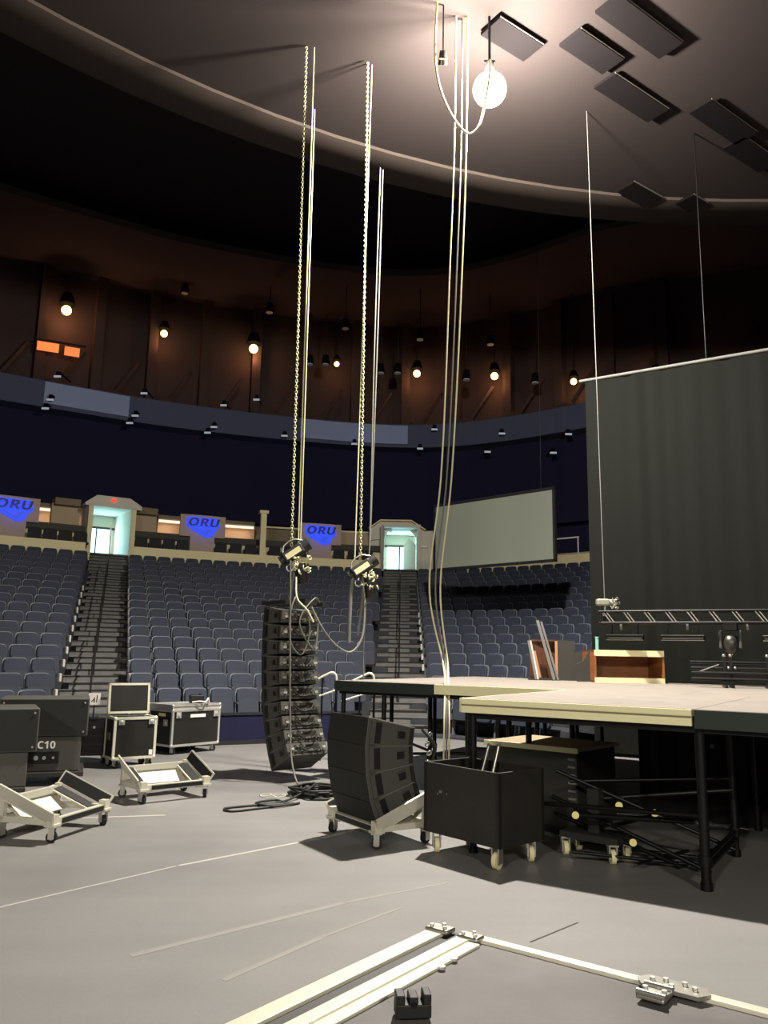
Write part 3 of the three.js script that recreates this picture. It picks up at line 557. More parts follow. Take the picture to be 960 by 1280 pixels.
// ------------------------------------------------------------------ line array cabinets
const cabShape = (w, d, hf, hb) => { const g = extr([[0, -hf / 2], [0, hf / 2], [-0.03, hf / 2], [-d, hb / 2], [-d, -hb / 2], [-0.03, -hf / 2]], w - 0.012, 0.006); g.rotateY(-Math.PI / 2); g.translate(w / 2 - 0.006, 0, 0); return g; };   // shape x (depth) -> z, width along x
function cabinet(parent, w, d, hf, hb, rear) {
  const g = cabShape(w, d, hf, hb), c = obj('cabinet', g, mat.cab, parent);
  obj('grille', box(w - 0.016, hf - 0.004, 0.014, [0, 0, 0.009]), mat.grille, c);
  for (const s of [-1, 1]) {
    const y = 0;
    obj('handle_recess', box(0.006, hb * 0.48, 0.07, [s * (w / 2 + 0.004), y + 0.01, -d * 0.72]), mat.blackPlain, c);
    obj('handle_lip', join([box(0.012, 0.01, 0.09, [s * (w / 2 + 0.003), y + 0.01 + hb * 0.2, -d * 0.72]), box(0.012, hb * 0.36, 0.01, [s * (w / 2 + 0.003), y + 0.01, -d * 0.72 - 0.044])]), mat.cab, c);
    obj('side_slot', box(0.006, hf * 0.74, 0.055, [s * (w / 2 + 0.004), 0, -d * 0.22]), mat.blackPlain, c);
    obj('rigging_bar', box(0.016, hf * 0.86, 0.04, [s * (w / 2 + 0.007), 0, -0.045]), rear ? mat.cabPlate : mat.cab, c); obj('rim_highlight', xf(box(0.008, 0.006, d * 0.78, [0, 0, 0]), [s * (w / 2 + 0.003), (hf * 0.62 + hb * 0.38) / 2 - 0.012, -d * 0.58], [-Math.atan2((hf - hb) / 2, d), 0, 0]), mat.strap, c); obj('rigging_bar', box(0.014, hb * 0.9, 0.03, [s * (w / 2 + 0.006), 0, -d + 0.03]), mat.cabPlate, c);  // thin pale strip paints the light caught on the bevelled cabinet edge
  }
  if (rear) {
    obj('amp_panel', box(w * 0.62, hb * 0.7, 0.012, [0, 0, -d - 0.008]), mat.cabPlate, c);
    const k = []; for (const x of [-0.24, -0.15, -0.05, 0.06, 0.16, 0.25]) { k.push(cyl(0.017, 0.03, [x, 0.03 * (x > 0 ? 1 : -1), -d - 0.022], [Math.PI / 2, 0, 0], 10)); k.push(box(0.03, 0.015, 0.025, [x + 0.04, -0.03, -d - 0.02])); }
    obj('connector', k, mat.steel, c).userData.kind = 'stuff';
    obj('latch', join([box(0.05, 0.03, 0.04, [-w * 0.4, 0, -d - 0.015]), box(0.05, 0.03, 0.04, [w * 0.4, 0, -d - 0.015])]), mat.alu, c);
    obj('power_lead', tube([[-0.18, 0.03, -d - 0.03], [-0.1, -0.04, -d - 0.07], [0.04, -0.05, -d - 0.06], [0.12, 0.03, -d - 0.03]], 0.008, 14, 5), mat.cable, c);
  }
  return c;
}
function stackCabs(root, list, w, d, hf, hb, rear, y0, z0, up) {   // list of down tilts; each cabinet pinned to the next along the front edge
  let y = y0, z = z0, prev = null;
  for (const deg of list) {
    const t = deg * D2R, u = [Math.cos(t) * hf / 2, Math.sin(t) * hf / 2];
    if (prev) { y += up * (prev[0] + u[0]); z += up * (prev[1] + u[1]); } else { y += up * u[0]; z += up * u[1]; }
    const c = cabinet(root, w, d, hf, hb, rear); c.position.set(0, y, z); c.rotation.x = t; prev = u;
  }
  return [y, z];
}
{
  const o = thing('line_array', 'four black line array cabinets stacked on a pale wheeled cradle', 'speaker', [0.0, 0, -7.5], -57.3 * D2R);
  stackCabs(o, [22, 12, 3, -7], 0.66, 0.48, 0.232, 0.15, false, 0.16, 0.2, 1);
  obj('rear_cable', tube([[0.3, 0.95, -0.25], [0.36, 0.8, -0.36], [0.33, 0.6, -0.33], [0.38, 0.42, -0.36], [0.3, 0.3, -0.3]], 0.012, 24, 6), mat.cable, o);
  for (const [i, y] of [0.34, 0.42, 0.5, 0.58, 0.66, 0.74, 0.82, 0.9].entries()) obj('rigging_ring', xf(new THREE.TorusGeometry(0.022, 0.008, 6, 10), [0.31, y, -0.31 - 0.02 * (i % 2)], [0.3 * i, 1, 0]), mat.steel, o);
}
{
  const top = 2.2, o = thing('line_array', 'tall hanging curved line array of ten black cabinets', 'speaker', [-1.2, 0, -10.9], -138.7 * D2R);
  stackCabs(o, [-3, -1, 1, 3, 6, 9, 12, 16, 21, 27], 0.62, 0.42, 0.214, 0.15, true, top, 0.24, -1);
  obj('flying_frame', join([box(0.66, 0.05, 0.05, [0, top + 0.04, 0.16]), box(0.66, 0.05, 0.05, [0, top + 0.06, -0.18]), box(0.05, 0.05, 0.55, [-0.31, top + 0.05, 0]), box(0.05, 0.05, 0.55, [0.31, top + 0.05, 0]), box(0.06, 0.06, 0.6, [0, top + 0.08, 0])]), mat.cabPlate, o);
  obj('top_cable_loop', join([tube([[0.1, top + 0.05, -0.2], [0.2, top + 0.12, -0.32], [0.3, top - 0.1, -0.36], [0.24, top - 0.5, -0.33], [0.05, top - 0.62, -0.3], [-0.05, top - 0.3, -0.32], [0.0, top + 0.02, -0.28]], 0.011, 40, 6), tube([[-0.28, top + 0.08, -0.2], [-0.1, top + 0.12, -0.34], [0.15, top - 0.2, -0.36], [-0.12, top - 0.55, -0.34], [-0.2, top - 0.2, -0.3]], 0.011, 40, 6)]), mat.cableGrey, o);
  obj('sling', join([rod([0.06, top + 0.1, 0.02], [-0.02, 2.85, 0.0], 0.024), rod([-0.06, top + 0.1, 0.02], [-0.02, 2.85, 0], 0.02)]), mat.strap, o);
}

// ------------------------------------------------------------------ chain hoists, chains, ropes and cables
function chainGeo(a, b, pitch = 0.042) {
  const A = V(...a), Bv = V(...b), n = Math.round(A.distanceTo(Bv) / pitch), gs = [], t = new THREE.TorusGeometry(0.0165, 0.0062, 4, 7); t.scale(1, 1.55, 1);
  const q = new THREE.Quaternion().setFromUnitVectors(V(0, 1, 0), Bv.clone().sub(A).normalize());
  for (let i = 0; i < n; i++) { const g = t.clone(); if (i % 2) g.rotateY(Math.PI / 2); g.applyQuaternion(q); const p = A.clone().lerp(Bv, (i + 0.5) / n); gs.push(g.translate(p.x, p.y, p.z)); }
  return join(gs);
}
function hoist(label, p, turn, tops, bagN) {
  const o = thing('chain_hoist', label, 'hoist', p, turn);
  const T = g => xf(g, [0, 0, 0], [0, 0, 0.62]);
  obj('body', T(join([rbox(0.32, 0.16, 0.18, [0, 0, 0], null, 0.03), cyl(0.085, 0.1, [0.2, 0, 0], [0, 0, Math.PI / 2], 16), cyl(0.075, 0.06, [-0.18, 0, 0], [0, 0, Math.PI / 2], 16)])), mat.blackPlain, o);
  obj('label_plate', T(box(0.23, 0.075, 0.01, [0, 0.0, 0.096])), mat.labelYellow, o);
  obj('handle', T(tube([[-0.12, 0.08, 0.02], [-0.06, 0.15, 0.02], [0.1, 0.16, 0.02], [0.2, 0.08, 0.02]], 0.012, 16, 6)), mat.steel, o);
  obj('hook', join([cyl(0.03, 0.07, [-0.04, -0.13, 0], null, 10), xf(new THREE.TorusGeometry(0.045, 0.014, 8, 14, 4.6), [-0.04, -0.2, 0], [0, 0, 2.4])]), mat.steel, o);
  const bag = []; for (let i = 0; i < bagN; i++) { bag.push(xf(new THREE.TorusGeometry(rr(0.02, 0.036), 0.009, 5, 9), [0.1 + rr(-0.09, 0.13), -0.13 + rr(-0.14, 0.1), 0.06 + rr(-0.05, 0.07)], [rr(0, 3), rr(0, 3), rr(0, 3)])); }
  obj('slack_chain', bag, M(0xdcd8b0, 0.35, 0.5), o).userData.kind = 'stuff';
  obj('chain_bag', new THREE.LatheGeometry([[0.0, -0.42], [0.07, -0.4], [0.09, -0.25], [0.1, -0.14], [0.09, -0.14], [0.0, -0.2]].map(q => new THREE.Vector2(...q)), 12).translate(0.12, 0, 0.02), mat.blackPlain, o);
  for (const [dx, tx, tz, links, y1] of tops) {
    const a = [dx, 0.1, 0], b = [tx, y1 - p[1], tz];
    if (links) obj('load_chain', chainGeo(a, b), mat.chain, o).userData.kind = 'stuff'; else obj('chain_fall', rod(a, b, 0.011, 6), mat.chain, o);
  }
  return o;
}
hoist('chain hoist with cream label above the hanging line array', [-1.23, 2.94, -10.9], 0.1, [[-0.03, -0.1, 0, true, 10.8], [0.06, 0.02, 0.0, false, 10.8], [0.09, 0.06, 0.05, false, 9.7]], 34);
hoist('chain hoist with cream label and slack slings beside the line array', [-0.3, 2.78, -11.2], 0.1, [[-0.02, -0.09, 0, true, 10.8], [-0.1, -0.02, -0.05, false, 10.8]], 22);
{
  const o = thing('cable_drop', 'pair of thin grey cables hanging behind the second chain hoist', 'cable'); 
  obj('strand', tube([[-0.16, 9.04, -11.3], [-0.19, 6, -11.3], [-0.2, 3, -11.3], [-0.23, 2.2, -11.3], [-0.25, 1.6, -11.3], [-0.24, 1.264, -11.3]], 0.011, 30, 6), mat.cableGrey, o);
  obj('strand', tube([[-0.12, 9.04, -11.35], [-0.15, 6, -11.35], [-0.19, 3.2, -11.35]], 0.011, 20, 6), mat.cableGrey, o);
  const s = thing('hoist_sling', 'grey slack webbing slings dangling under the second chain hoist', 'sling');
  obj('strap', tube([[-0.42, 2.66, -11.15], [-0.44, 2.4, -11.15], [-0.45, 1.75, -11.15]], 0.03, 14, 6), mat.strap, s); obj('strap', tube([[-0.27, 2.6, -11.15], [-0.28, 2.3, -11.15], [-0.33, 1.85, -11.15]], 0.022, 14, 6), mat.strap, s);
  const l = tag(obj('looped_cable', tube([[-0.95, 2.22, -10.7], [-0.8, 1.95, -10.7], [-0.62, 1.72, -10.8], [-0.42, 1.62, -10.9], [-0.28, 1.78, -11], [-0.24, 2.2, -11.1], [-0.28, 2.65, -11.15]], 0.016, 50, 6), mat.cableGrey), 'grey cable sagging in a loop from line array to second hoist', 'cable');
  const h = tag(obj('hanging_lead', tube([[-1.16, 2.6, -10.7], [-1.12, 2.3, -10.6], [-0.98, 2.15, -10.58], [-0.9, 2.0, -10.6]], 0.012, 24, 6), mat.rope), 'short cream lead knotted under the first chain hoist', 'cable');
  const d = tag(obj('signal_cable', tube([[-1.22, 2.8, -10.5], [-1.17, 1.6, -10.42], [-1.13, 0.75, -10.38], [-1.08, 0.3, -10.25], [-0.98, 0.06, -10.05], [-0.85, 0.012, -9.85], [-0.7, 0.012, -9.7]], 0.012, 60, 6), mat.cableGrey), 'thin grey cable falling past the line array onto the floor coil', 'cable');
}
{
  const o = thing('rope_bundle', 'three pale hanging ropes gathered down to the stage edge', 'rope');
  const e = S(-1.62, 1.27, 2.7);
  [[0.9, 0, 0.74, 0], [1.0, -0.05, 0.82, -0.03], [1.07, 0, 0.88, 0.02]].forEach(([x0, dz, x1], i) => obj('strand', tube([[x0 + 0.02, CAN.h, -10.3 + dz], [x0, 8.65, -10.3 + dz], [x0 - 0.05, 7, -10.3 + dz], [x1, 3.9, -10.3 + dz], [x1 - 0.13, 2.4, -10.4 + dz], [e.x + 0.03 * i, 1.5, -10.5], [e.x + 0.02 * i, 1.27, e.z], [e.x - 0.03 + 0.03 * i, 0.9, e.z + 0.28], [e.x - 0.04 + 0.03 * i, 0.012, e.z + 0.3]], 0.012, 90, 6), i === 1 ? mat.cableGrey : mat.rope, o));
  tag(obj('festoon_cable', tube([[0.62, CAN.h - 0.05, -10], [0.6, 9.94, -10], [0.67, 9.44, -10], [0.88, 8.94, -10], [1.07, 8.73, -10], [1.2, 8.85, -10.05], [1.3, 9.2, -10.1], [1.36, 9.6, -9.98], [1.4, 10.06, -10.2]], 0.016, 60, 6), mat.rope), 'pale power cable sagging in a loop beside the work light', 'cable');
  const f = thing('small_fixture', 'small glowing yellow lamp clamped beside the top of the cable loop', 'lamp', [0.72, 10.0, -10.1]); obj('can', cyl(0.07, 0.18, [0, 0, 0], [0.7, 0, 0], 12, 0.05), mat.blackMetal, f); obj('lens', cyl(0.055, 0.02, [0, -0.07, 0.06], [0.7, 0, 0], 12), glow(0xffd58a, 2), f); obj('hanger', rod([0, 0.05, 0], [0, CAN.h - 10, 0], 0.012, 6), mat.blackMetal, f);
}
// coil of cable on the floor
{
  const pts = [[-0.75, 0.012, -9.72]];
  for (let i = 0; i < 70; i++) { const a = i * 0.52, k = Math.floor(i / 12); pts.push([-0.68 + rr(-0.03, 0.03) + Math.cos(a) * (0.3 + rr(-0.07, 0.07)), 0.012 + 0.0013 * i, -9.55 + Math.sin(a) * (0.26 + rr(-0.06, 0.06))]); }
  pts.push([-1.0, 0.02, -9.1], [-1.25, 0.012, -8.85], [-1.0, 0.012, -8.95], [-1.12, 0.02, -9.12], [-1.3, 0.022, -8.9], [-1.1, 0.022, -8.75], [-0.85, 0.014, -9.0], [-1.2, 0.012, -8.7], [-1.5, 0.012, -8.5], [-1.58, 0.012, -8.62], [-1.4, 0.012, -8.78], [-0.9, 0.012, -9.0]);
  tag(obj('cable_coil', tube(pts, 0.013, 620, 6), mat.cable), 'black cable heaped in a coil on the floor by the hanging array', 'cable');
  const r = tag(obj('tape_mark', (() => { const a = xf(new THREE.TorusGeometry(0.14, 0.012, 4, 24), [-1.2, 0.004, -9.5], [Math.PI / 2, 0, 0], [1, 1, 0.3]); return join([a, bar([-1.32, 0.004, -9.45], [-1.08, 0.004, -9.56], 0.025, 0.004), bar([-1.25, 0.004, -9.6], [-1.15, 0.004, -9.4], 0.025, 0.004)]); })(), mat.tape), 'white circled cross mark on the floor below the hanging array', 'marking');
}

// ------------------------------------------------------------------ black tub on casters
{
  const o = thing('wheeled_bin', 'open black plywood bin on four pale casters in front of stage', 'bin', [0.855, 0, -6.875], -49.5 * D2R), L = 0.82, W = 0.54, y0 = 0.17, y1 = 0.72;
  const wall = (w, d, x, z) => obj('side_panel', uvBox(rbox(w, y1 - y0, d, [x, (y0 + y1) / 2, z], null, 0.006), 0.9), mat.black, o);
  wall(L, 0.02, 0, W / 2 - 0.01); wall(L, 0.02, 0, -W / 2 + 0.01); wall(0.02, W - 0.04, L / 2 - 0.01, 0); wall(0.02, W - 0.04, -L / 2 + 0.01, 0);
  obj('bottom_panel', box(L - 0.01, 0.03, W - 0.01, [0, y0 + 0.01, 0]), mat.black, o);
  for (const a of [-1, 1]) for (const b of [-1, 1]) obj('corner_trim', box(0.03, y1 - y0, 0.03, [a * (L / 2 - 0.012), (y0 + y1) / 2, b * (W / 2 - 0.012)]), mat.blackPlain, o);
  for (const [x, z, q] of [[-0.33, 0.2, 0.9], [0.33, 0.2, 0.2], [-0.33, -0.2, 0.4], [0.33, -0.2, 0.9]]) caster(o, x, z, q, 0.062, mat.ivory, mat.steel, 0.175);
  obj('paint_chip', join([box(0.03, 0.02, 0.002, [-0.22, 0.5, W / 2 + 0.001]), box(0.014, 0.012, 0.002, [-0.15, 0.49, W / 2 + 0.001]), box(0.012, 0.016, 0.002, [-0.25, 0.48, W / 2 + 0.001])]), mat.strap, o);
  const r = thing('metal_tube', 'grey metal tube leaning out of the open black bin', 'tube', [0.95, 0, -6.95], 0.3, 'tubes in the black bin'); obj('tube_body', rod([-0.1, 0.25, 0], [0.08, 0.86, -0.05], 0.014), mat.steel, r); obj('tube_cap', xf(new THREE.SphereGeometry(0.018, 8, 6), [0.08, 0.86, -0.05]), mat.strap, r);
  r.userData.label = 'grey metal tube rising from the stage side of the black bin'; dup(r, [0.85, 0, -6.95], 0.1, 'grey metal tube rising from the middle of the black bin');
}
// ------------------------------------------------------------------ flight cases
function caseBox(parent, w, h, d, y, { t = 0.035, board = mat.caseBoard, trim = mat.trim, corners = true } = {}) {
  obj('board', uvBox(box(w - 0.02, h - 0.02, d - 0.02, [0, y + h / 2, 0]), 0.9), board, parent);
  const e = [];
  for (const sx of [-1, 1]) for (const sz of [-1, 1]) obj('edge_trim', box(t, h - 2 * t, t, [sx * (w / 2 - t / 2 + 0.002), y + h / 2, sz * (d / 2 - t / 2 + 0.002)]), trim, parent);
  for (const sy of [0, 1]) for (const sz of [-1, 1]) obj('edge_trim', box(w - 2 * t, t, t, [0, y + (sy ? h - t / 2 + 0.002 : t / 2 - 0.002), sz * (d / 2 - t / 2 + 0.002)]), trim, parent);
  for (const sy of [0, 1]) for (const sx of [-1, 1]) obj('edge_trim', box(t, t, d - 2 * t, [sx * (w / 2 - t / 2 + 0.002), y + (sy ? h - t / 2 + 0.002 : t / 2 - 0.002), 0]), trim, parent);
  if (corners) for (const sx of [-1, 1]) for (const sy of [0, 1]) for (const sz of [-1, 1]) obj('ball_corner', xf(new THREE.SphereGeometry(t * 0.85, 10, 8), [sx * (w / 2 - t * 0.5), y + (sy ? h - t * 0.5 : t * 0.5), sz * (d / 2 - t * 0.5)]), trim, parent);
}
function latch(parent, x, y, z, ry = 0, s = 1) { obj('latch', xf(join([box(0.1 * s, 0.1 * s, 0.012, [0, 0, 0]), rbox(0.05 * s, 0.05 * s, 0.02, [0, 0, 0.01], null, 0.008)]), [x, y, z], [0, ry, 0]), mat.alu, parent); }
{ // case with its lid standing open
  const o = thing('flight_case', 'tall black flight case with cream trim and lid standing open', 'case', [-3.5, 0, -11.62], 41 * D2R * -0 + 0.62);
  caseBox(o, 0.6, 0.56, 0.4, 0.12); for (const [x, z] of [[-0.23, 0.14], [0.23, 0.14], [-0.23, -0.14], [0.23, -0.14]]) caster(o, x, z, 0.5, 0.045, mat.rubber, mat.alu, 0.125);
  latch(o, -0.2, 0.62, 0.205, 0, 0.8); latch(o, 0.22, 0.62, 0.205, 0, 0.8); obj('id_tag', box(0.05, 0.07, 0.004, [0.23, 0.2, 0.204]), mat.white, o);
  obj('side_handle', rbox(0.014, 0.1, 0.12, [-0.305, 0.42, 0], null, 0.006), mat.steel, o);
  const lid = obj('lid', uvBox(box(0.56, 0.4, 0.05, [-0.02, 0.92, -0.12], [-0.08, 0, 0]), 0.9), mat.caseBoard, o);
  for (const [w, h, x, y] of [[0.58, 0.03, 0, 0.195], [0.58, 0.03, 0, -0.195], [0.03, 0.4, -0.28, 0], [0.03, 0.4, 0.28, 0]]) obj('lid_trim', xf(box(w, h, 0.06, [x, y, 0]), [-0.02, 0.92, -0.12], [-0.08, 0, 0]), mat.trim, lid);
}
{
  const o = thing('flight_case', 'wide black flight case with grey metal edging and white label', 'case', [-3.18, 0, -13.42], 51 * D2R);
  const L = 0.95, D = 0.62; caseBox(o, L, 0.56, D, 0.12, { trim: mat.alu }); caseBox(o, L + 0.01, 0.1, D + 0.01, 0.66, { t: 0.03, board: mat.alu, trim: mat.alu });
  for (const [x, z] of [[-0.4, 0.25], [0.4, 0.25], [-0.4, -0.25], [0.4, -0.25]]) caster(o, x, z, 0.5, 0.045, mat.rubber, mat.alu, 0.125);
  obj('label_plate', box(0.3, 0.05, 0.004, [0.02, 0.58, D / 2 + 0.004]), mat.white, o); latch(o, -0.36, 0.6, D / 2 + 0.006, 0, 0.9); latch(o, 0.38, 0.6, D / 2 + 0.006, 0, 0.9);
  obj('label_plate', box(0.004, 0.05, 0.18, [-L / 2 - 0.004, 0.6, 0.05]), mat.labelYellow, o); latch(o, -L / 2 - 0.006, 0.48, 0.15, -Math.PI / 2, 1); latch(o, -L / 2 - 0.006, 0.48, -0.1, -Math.PI / 2, 1);
  const k = thing('desk_clutter', 'small black console unit with white cables on the wide case', 'equipment', [-2.98, 0.77, -13.3], 0.4); obj('unit_body', rbox(0.22, 0.13, 0.16, [0, 0.065, 0], null, 0.015), mat.blackPlain, k); obj('knob', cyl(0.02, 0.03, [0.05, 0.14, 0.02]), mat.blackPlain, k); obj('white_lead', tube([[-0.08, 0.02, 0.1], [0.03, 0.035, 0.14], [0.13, 0.03, 0.12], [0.18, 0.08, 0.06], [0.2, 0.012, 0.02]], 0.012, 20, 6), mat.white, k);
}
{ // dark amp rack between subwoofers and the open case
  const o = thing('amp_rack', 'low black equipment rack between the subwoofers and open case', 'rack', [-4.28, 0, -12.0], 0.35);
  obj('body', rbox(0.7, 0.55, 0.5, [0, 0.38, 0], null, 0.02), mat.black, o); for (let i = 0; i < 4; i++) obj('unit_face', box(0.6, 0.1, 0.012, [0, 0.2 + i * 0.125, 0.252]), mat.blackMetal, o);
  obj('knob', cyl(0.018, 0.02, [0.12, 0.5, 0.262], [Math.PI / 2, 0, 0]), mat.steel, o); for (const x of [-0.28, 0.28]) for (const z of [-0.18, 0.18]) caster(o, x, z, 0.2, 0.04, mat.rubber, mat.alu, 0.11);
  const s = thing('paper_sign', 'small white card with black graph mark beside the subwoofer', 'sign', [-4.02, 0.66, -11.55], 0.3);
  obj('card', box(0.16, 0.16, 0.006, [0, 0.25, 0]), mat.white, s); obj('graph_mark', join([bar([-0.04, 0.21, 0.004], [0.0, 0.25, 0.004], 0.003, 0.012), bar([0.0, 0.2, 0.004], [0.0, 0.27, 0.004], 0.003, 0.014), bar([0.03, 0.2, 0.004], [0.035, 0.3, 0.004], 0.003, 0.014)]), mat.blackPlain, s); obj('holder', join([box(0.02, 0.3, 0.02, [0, 0.15, -0.015]), box(0.14, 0.01, 0.1, [0, 0.005, -0.015])]), mat.blackMetal, s);
}
// subwoofer stacks
function sub(label, w, h, d, p, turn, face) {
  const o = thing('subwoofer', label, 'speaker', p, turn); obj('body', uvBox(rbox(w, h, d, [0, h / 2, 0], null, 0.012), 0.9), mat.cab, o); face(o, w, h, d); return o;
}
const grilleFace = (o, w, h, d) => { obj('grille', box(w - 0.03, h - 0.03, 0.014, [0, h / 2, d / 2 + 0.004]), mat.grille, o); for (const x of [-w / 2 + 0.05, w / 2 - 0.05]) for (const y of [0.05, h - 0.05]) obj('bolt', cyl(0.011, 0.012, [x, y, d / 2 + 0.014], [Math.PI / 2, 0, 0], 10), mat.steel, o); };
const rearFace = letters => (o, w, h, d) => {
  obj('amp_plate', rbox(0.36, 0.14, 0.014, [0.05, h * 0.4, d / 2 + 0.004], null, 0.005), mat.blackMetal, o);
  for (const [x, r] of [[-0.02, 0.026], [0.07, 0.02], [0.17, 0.015]]) obj('connector', cyl(r, 0.02, [x, h * 0.4, d / 2 + 0.016], [Math.PI / 2, 0, 0], 12), mat.steel, o);
  obj('amp_frame', join([box(0.38, 0.01, 0.02, [0.05, h * 0.4 + 0.075, d / 2 + 0.006]), box(0.38, 0.01, 0.02, [0.05, h * 0.4 - 0.075, d / 2 + 0.006])]), mat.cabPlate, o);
  if (letters) { const tg = new TextGeometry(letters, { font, size: 0.085, depth: 0.003, curveSegments: 3 }); obj('stencil_letters', tg.translate(-0.02, h - 0.135, d / 2 + 0.001), mat.white, o); }
};
{
  const f2 = 20 * D2R, right = V(-3.58, 0, -9.98), along = V(Math.cos(f2), 0, -Math.sin(f2)), back = V(-Math.sin(f2), 0, -Math.cos(f2));
  const c = right.clone().addScaledVector(along, -0.48).addScaledVector(back, 0.36);
  const d = thing('wheel_board', 'low black wheel board under the C10 subwoofer stack', 'dolly', c.toArray(), f2); obj('board', rbox(1.0, 0.06, 0.78, [0.02, 0.13, 0], null, 0.01), mat.black, d); for (const x of [-0.4, 0.4]) for (const z of [-0.28, 0.28]) caster(d, x, z, 0.3, 0.045, mat.rubber, mat.alu, 0.11);
  sub('black subwoofer with white C10 stencil and rear amplifier panel', 0.94, 0.4, 0.7, [c.x, 0.162, c.z], f2, rearFace('C10'));
  const c2 = c.clone().addScaledVector(along, 0.03); sub('black subwoofer with plain grille standing on the C10 subwoofer', 1.0, 0.44, 0.7, [c2.x, 0.566, c2.z], f2, grilleFace);
}
{
  const f1 = 27 * D2R, right = V(-3.8, 0, -9.0), along = V(Math.cos(f1), 0, -Math.sin(f1)), back = V(-Math.sin(f1), 0, -Math.cos(f1));
  const c = right.clone().addScaledVector(along, -0.5).addScaledVector(back, 0.36);
  const d = thing('wheel_board', 'low black wheel board under the subwoofer stack beside the cradle', 'dolly', c.toArray(), f1); obj('board', rbox(1.0, 0.05, 0.76, [0, 0.1, 0], null, 0.01), mat.black, d); for (const x of [-0.4, 0.4]) for (const z of [-0.28, 0.28]) caster(d, x, z, 0.3, 0.035, mat.rubber, mat.alu, 0.08);
  sub('black subwoofer with bare rear amplifier panel low behind the cradle', 1.0, 0.36, 0.7, [c.x, 0.126, c.z], f1, rearFace(null));
  const c2 = c.clone().addScaledVector(along, 0.05); sub('black subwoofer with plain grille on top of the bare-panel subwoofer', 1.06, 0.46, 0.72, [c2.x, 0.49, c2.z], f1, grilleFace);
}

// ------------------------------------------------------------------ stage-side handrails
{
  const o = thing('stair_rail', 'pale bent pipe handrails on black posts behind the stage corner', 'handrail');
  for (const [x0, x1, z] of [[-1.15, -0.7, -12.6], [-0.6, -0.12, -12.6]]) {
    obj('top_rail', tube([[x0, 1.1, z], [x1 - 0.15, 1.27, z], [x1 - 0.05, 1.31, z], [x1, 1.28, z], [x1 + 0.02, 1.15, z]], 0.02, 24, 8), mat.galv, o);
    obj('post', rod([x1 + 0.02, 1.16, z], [x1 + 0.02, 0, z], 0.018), mat.blackMetal, o); obj('post', rod([x1 - 0.2, 1.25, z], [x1 - 0.2, 0, z], 0.014), mat.blackMetal, o);
    obj('mid_rail', rod([x0, 0.88, z], [x1, 1.04, z], 0.016), mat.galv, o);
  }
}
// ------------------------------------------------------------------ stage props
{ // stepped stair unit lying open, with boards leaning on it
  const p = S(-1.95, SH, 5.25), o = thing('stair_unit', 'dark stepped wooden stair unit with open brown back on stage', 'stairs', [2.72, SH, -13.0], -0.15);
  const side = [[0, 0], [0.62, 0], [0.62, 0.28], [0.5, 0.28], [0.5, 0.44], [0.3, 0.44], [0.3, 0.62], [0, 0.62]];
  obj('side_panel', extr(side, 0.03).translate(0.06, 0, 0.12), M(0x2e2c27, 0.8), o); obj('side_panel', extr(side, 0.03).translate(0.06, 0, -0.45), M(0x2e2c27, 0.8), o);
  obj('back_board', uvBox(xf(box(0.42, 0.6, 0.025, [0, 0, 0]), [-0.14, 0.31, -0.05], [0, 0.15, 0]), 0.8), mat.ply, o); obj('shelf_board', uvBox(box(0.4, 0.03, 0.4, [-0.13, 0.62, -0.2]), 0.8), mat.ply, o);
  obj('back_edge', box(0.04, 0.6, 0.03, [0.07, 0.31, 0.16]), mat.plyLight, o); obj('base_board', box(0.46, 0.03, 0.5, [-0.14, 0.015, -0.02]), mat.black, o);
  for (let i = 0; i < 3; i++) obj('tread', box(0.22 - i * 0.02, 0.03, 0.55, [[0.16, 0.46, 0.62][i], [0.61, 0.44, 0.28][i], -0.16]), M(0x2e2c27, 0.8), o);
  obj('loose_panel', xf(box(0.1, 0.42, 0.02, [0, 0, 0]), [-0.26, 0.24, 0.16], [0, 0, 0.2]), mat.plyLight, o);
  const b = thing('leaning_batten', 'pair of long grey battens leaning across the open stair unit', 'batten', [2.64, SH + 0.012, -12.75], 0); obj('batten', bar([0.07, 0.0, 0], [-0.17, 0.92, -0.06], 0.02, 0.045), mat.strap, b); obj('batten', bar([0.13, 0.0, 0], [-0.11, 0.9, -0.06], 0.02, 0.03), mat.strap, b);
  const c = thing('leaning_batten', 'short grey batten leaning on the outer end of stair unit', 'batten', [2.4, SH + 0.012, -12.8], 0); obj('batten', bar([0.04, 0, 0], [-0.06, 0.6, -0.06], 0.02, 0.05), mat.strap, c); obj('batten_edge', bar([0.065, 0, 0.01], [-0.035, 0.6, -0.05], 0.008, 0.02), mat.galv, c);
}
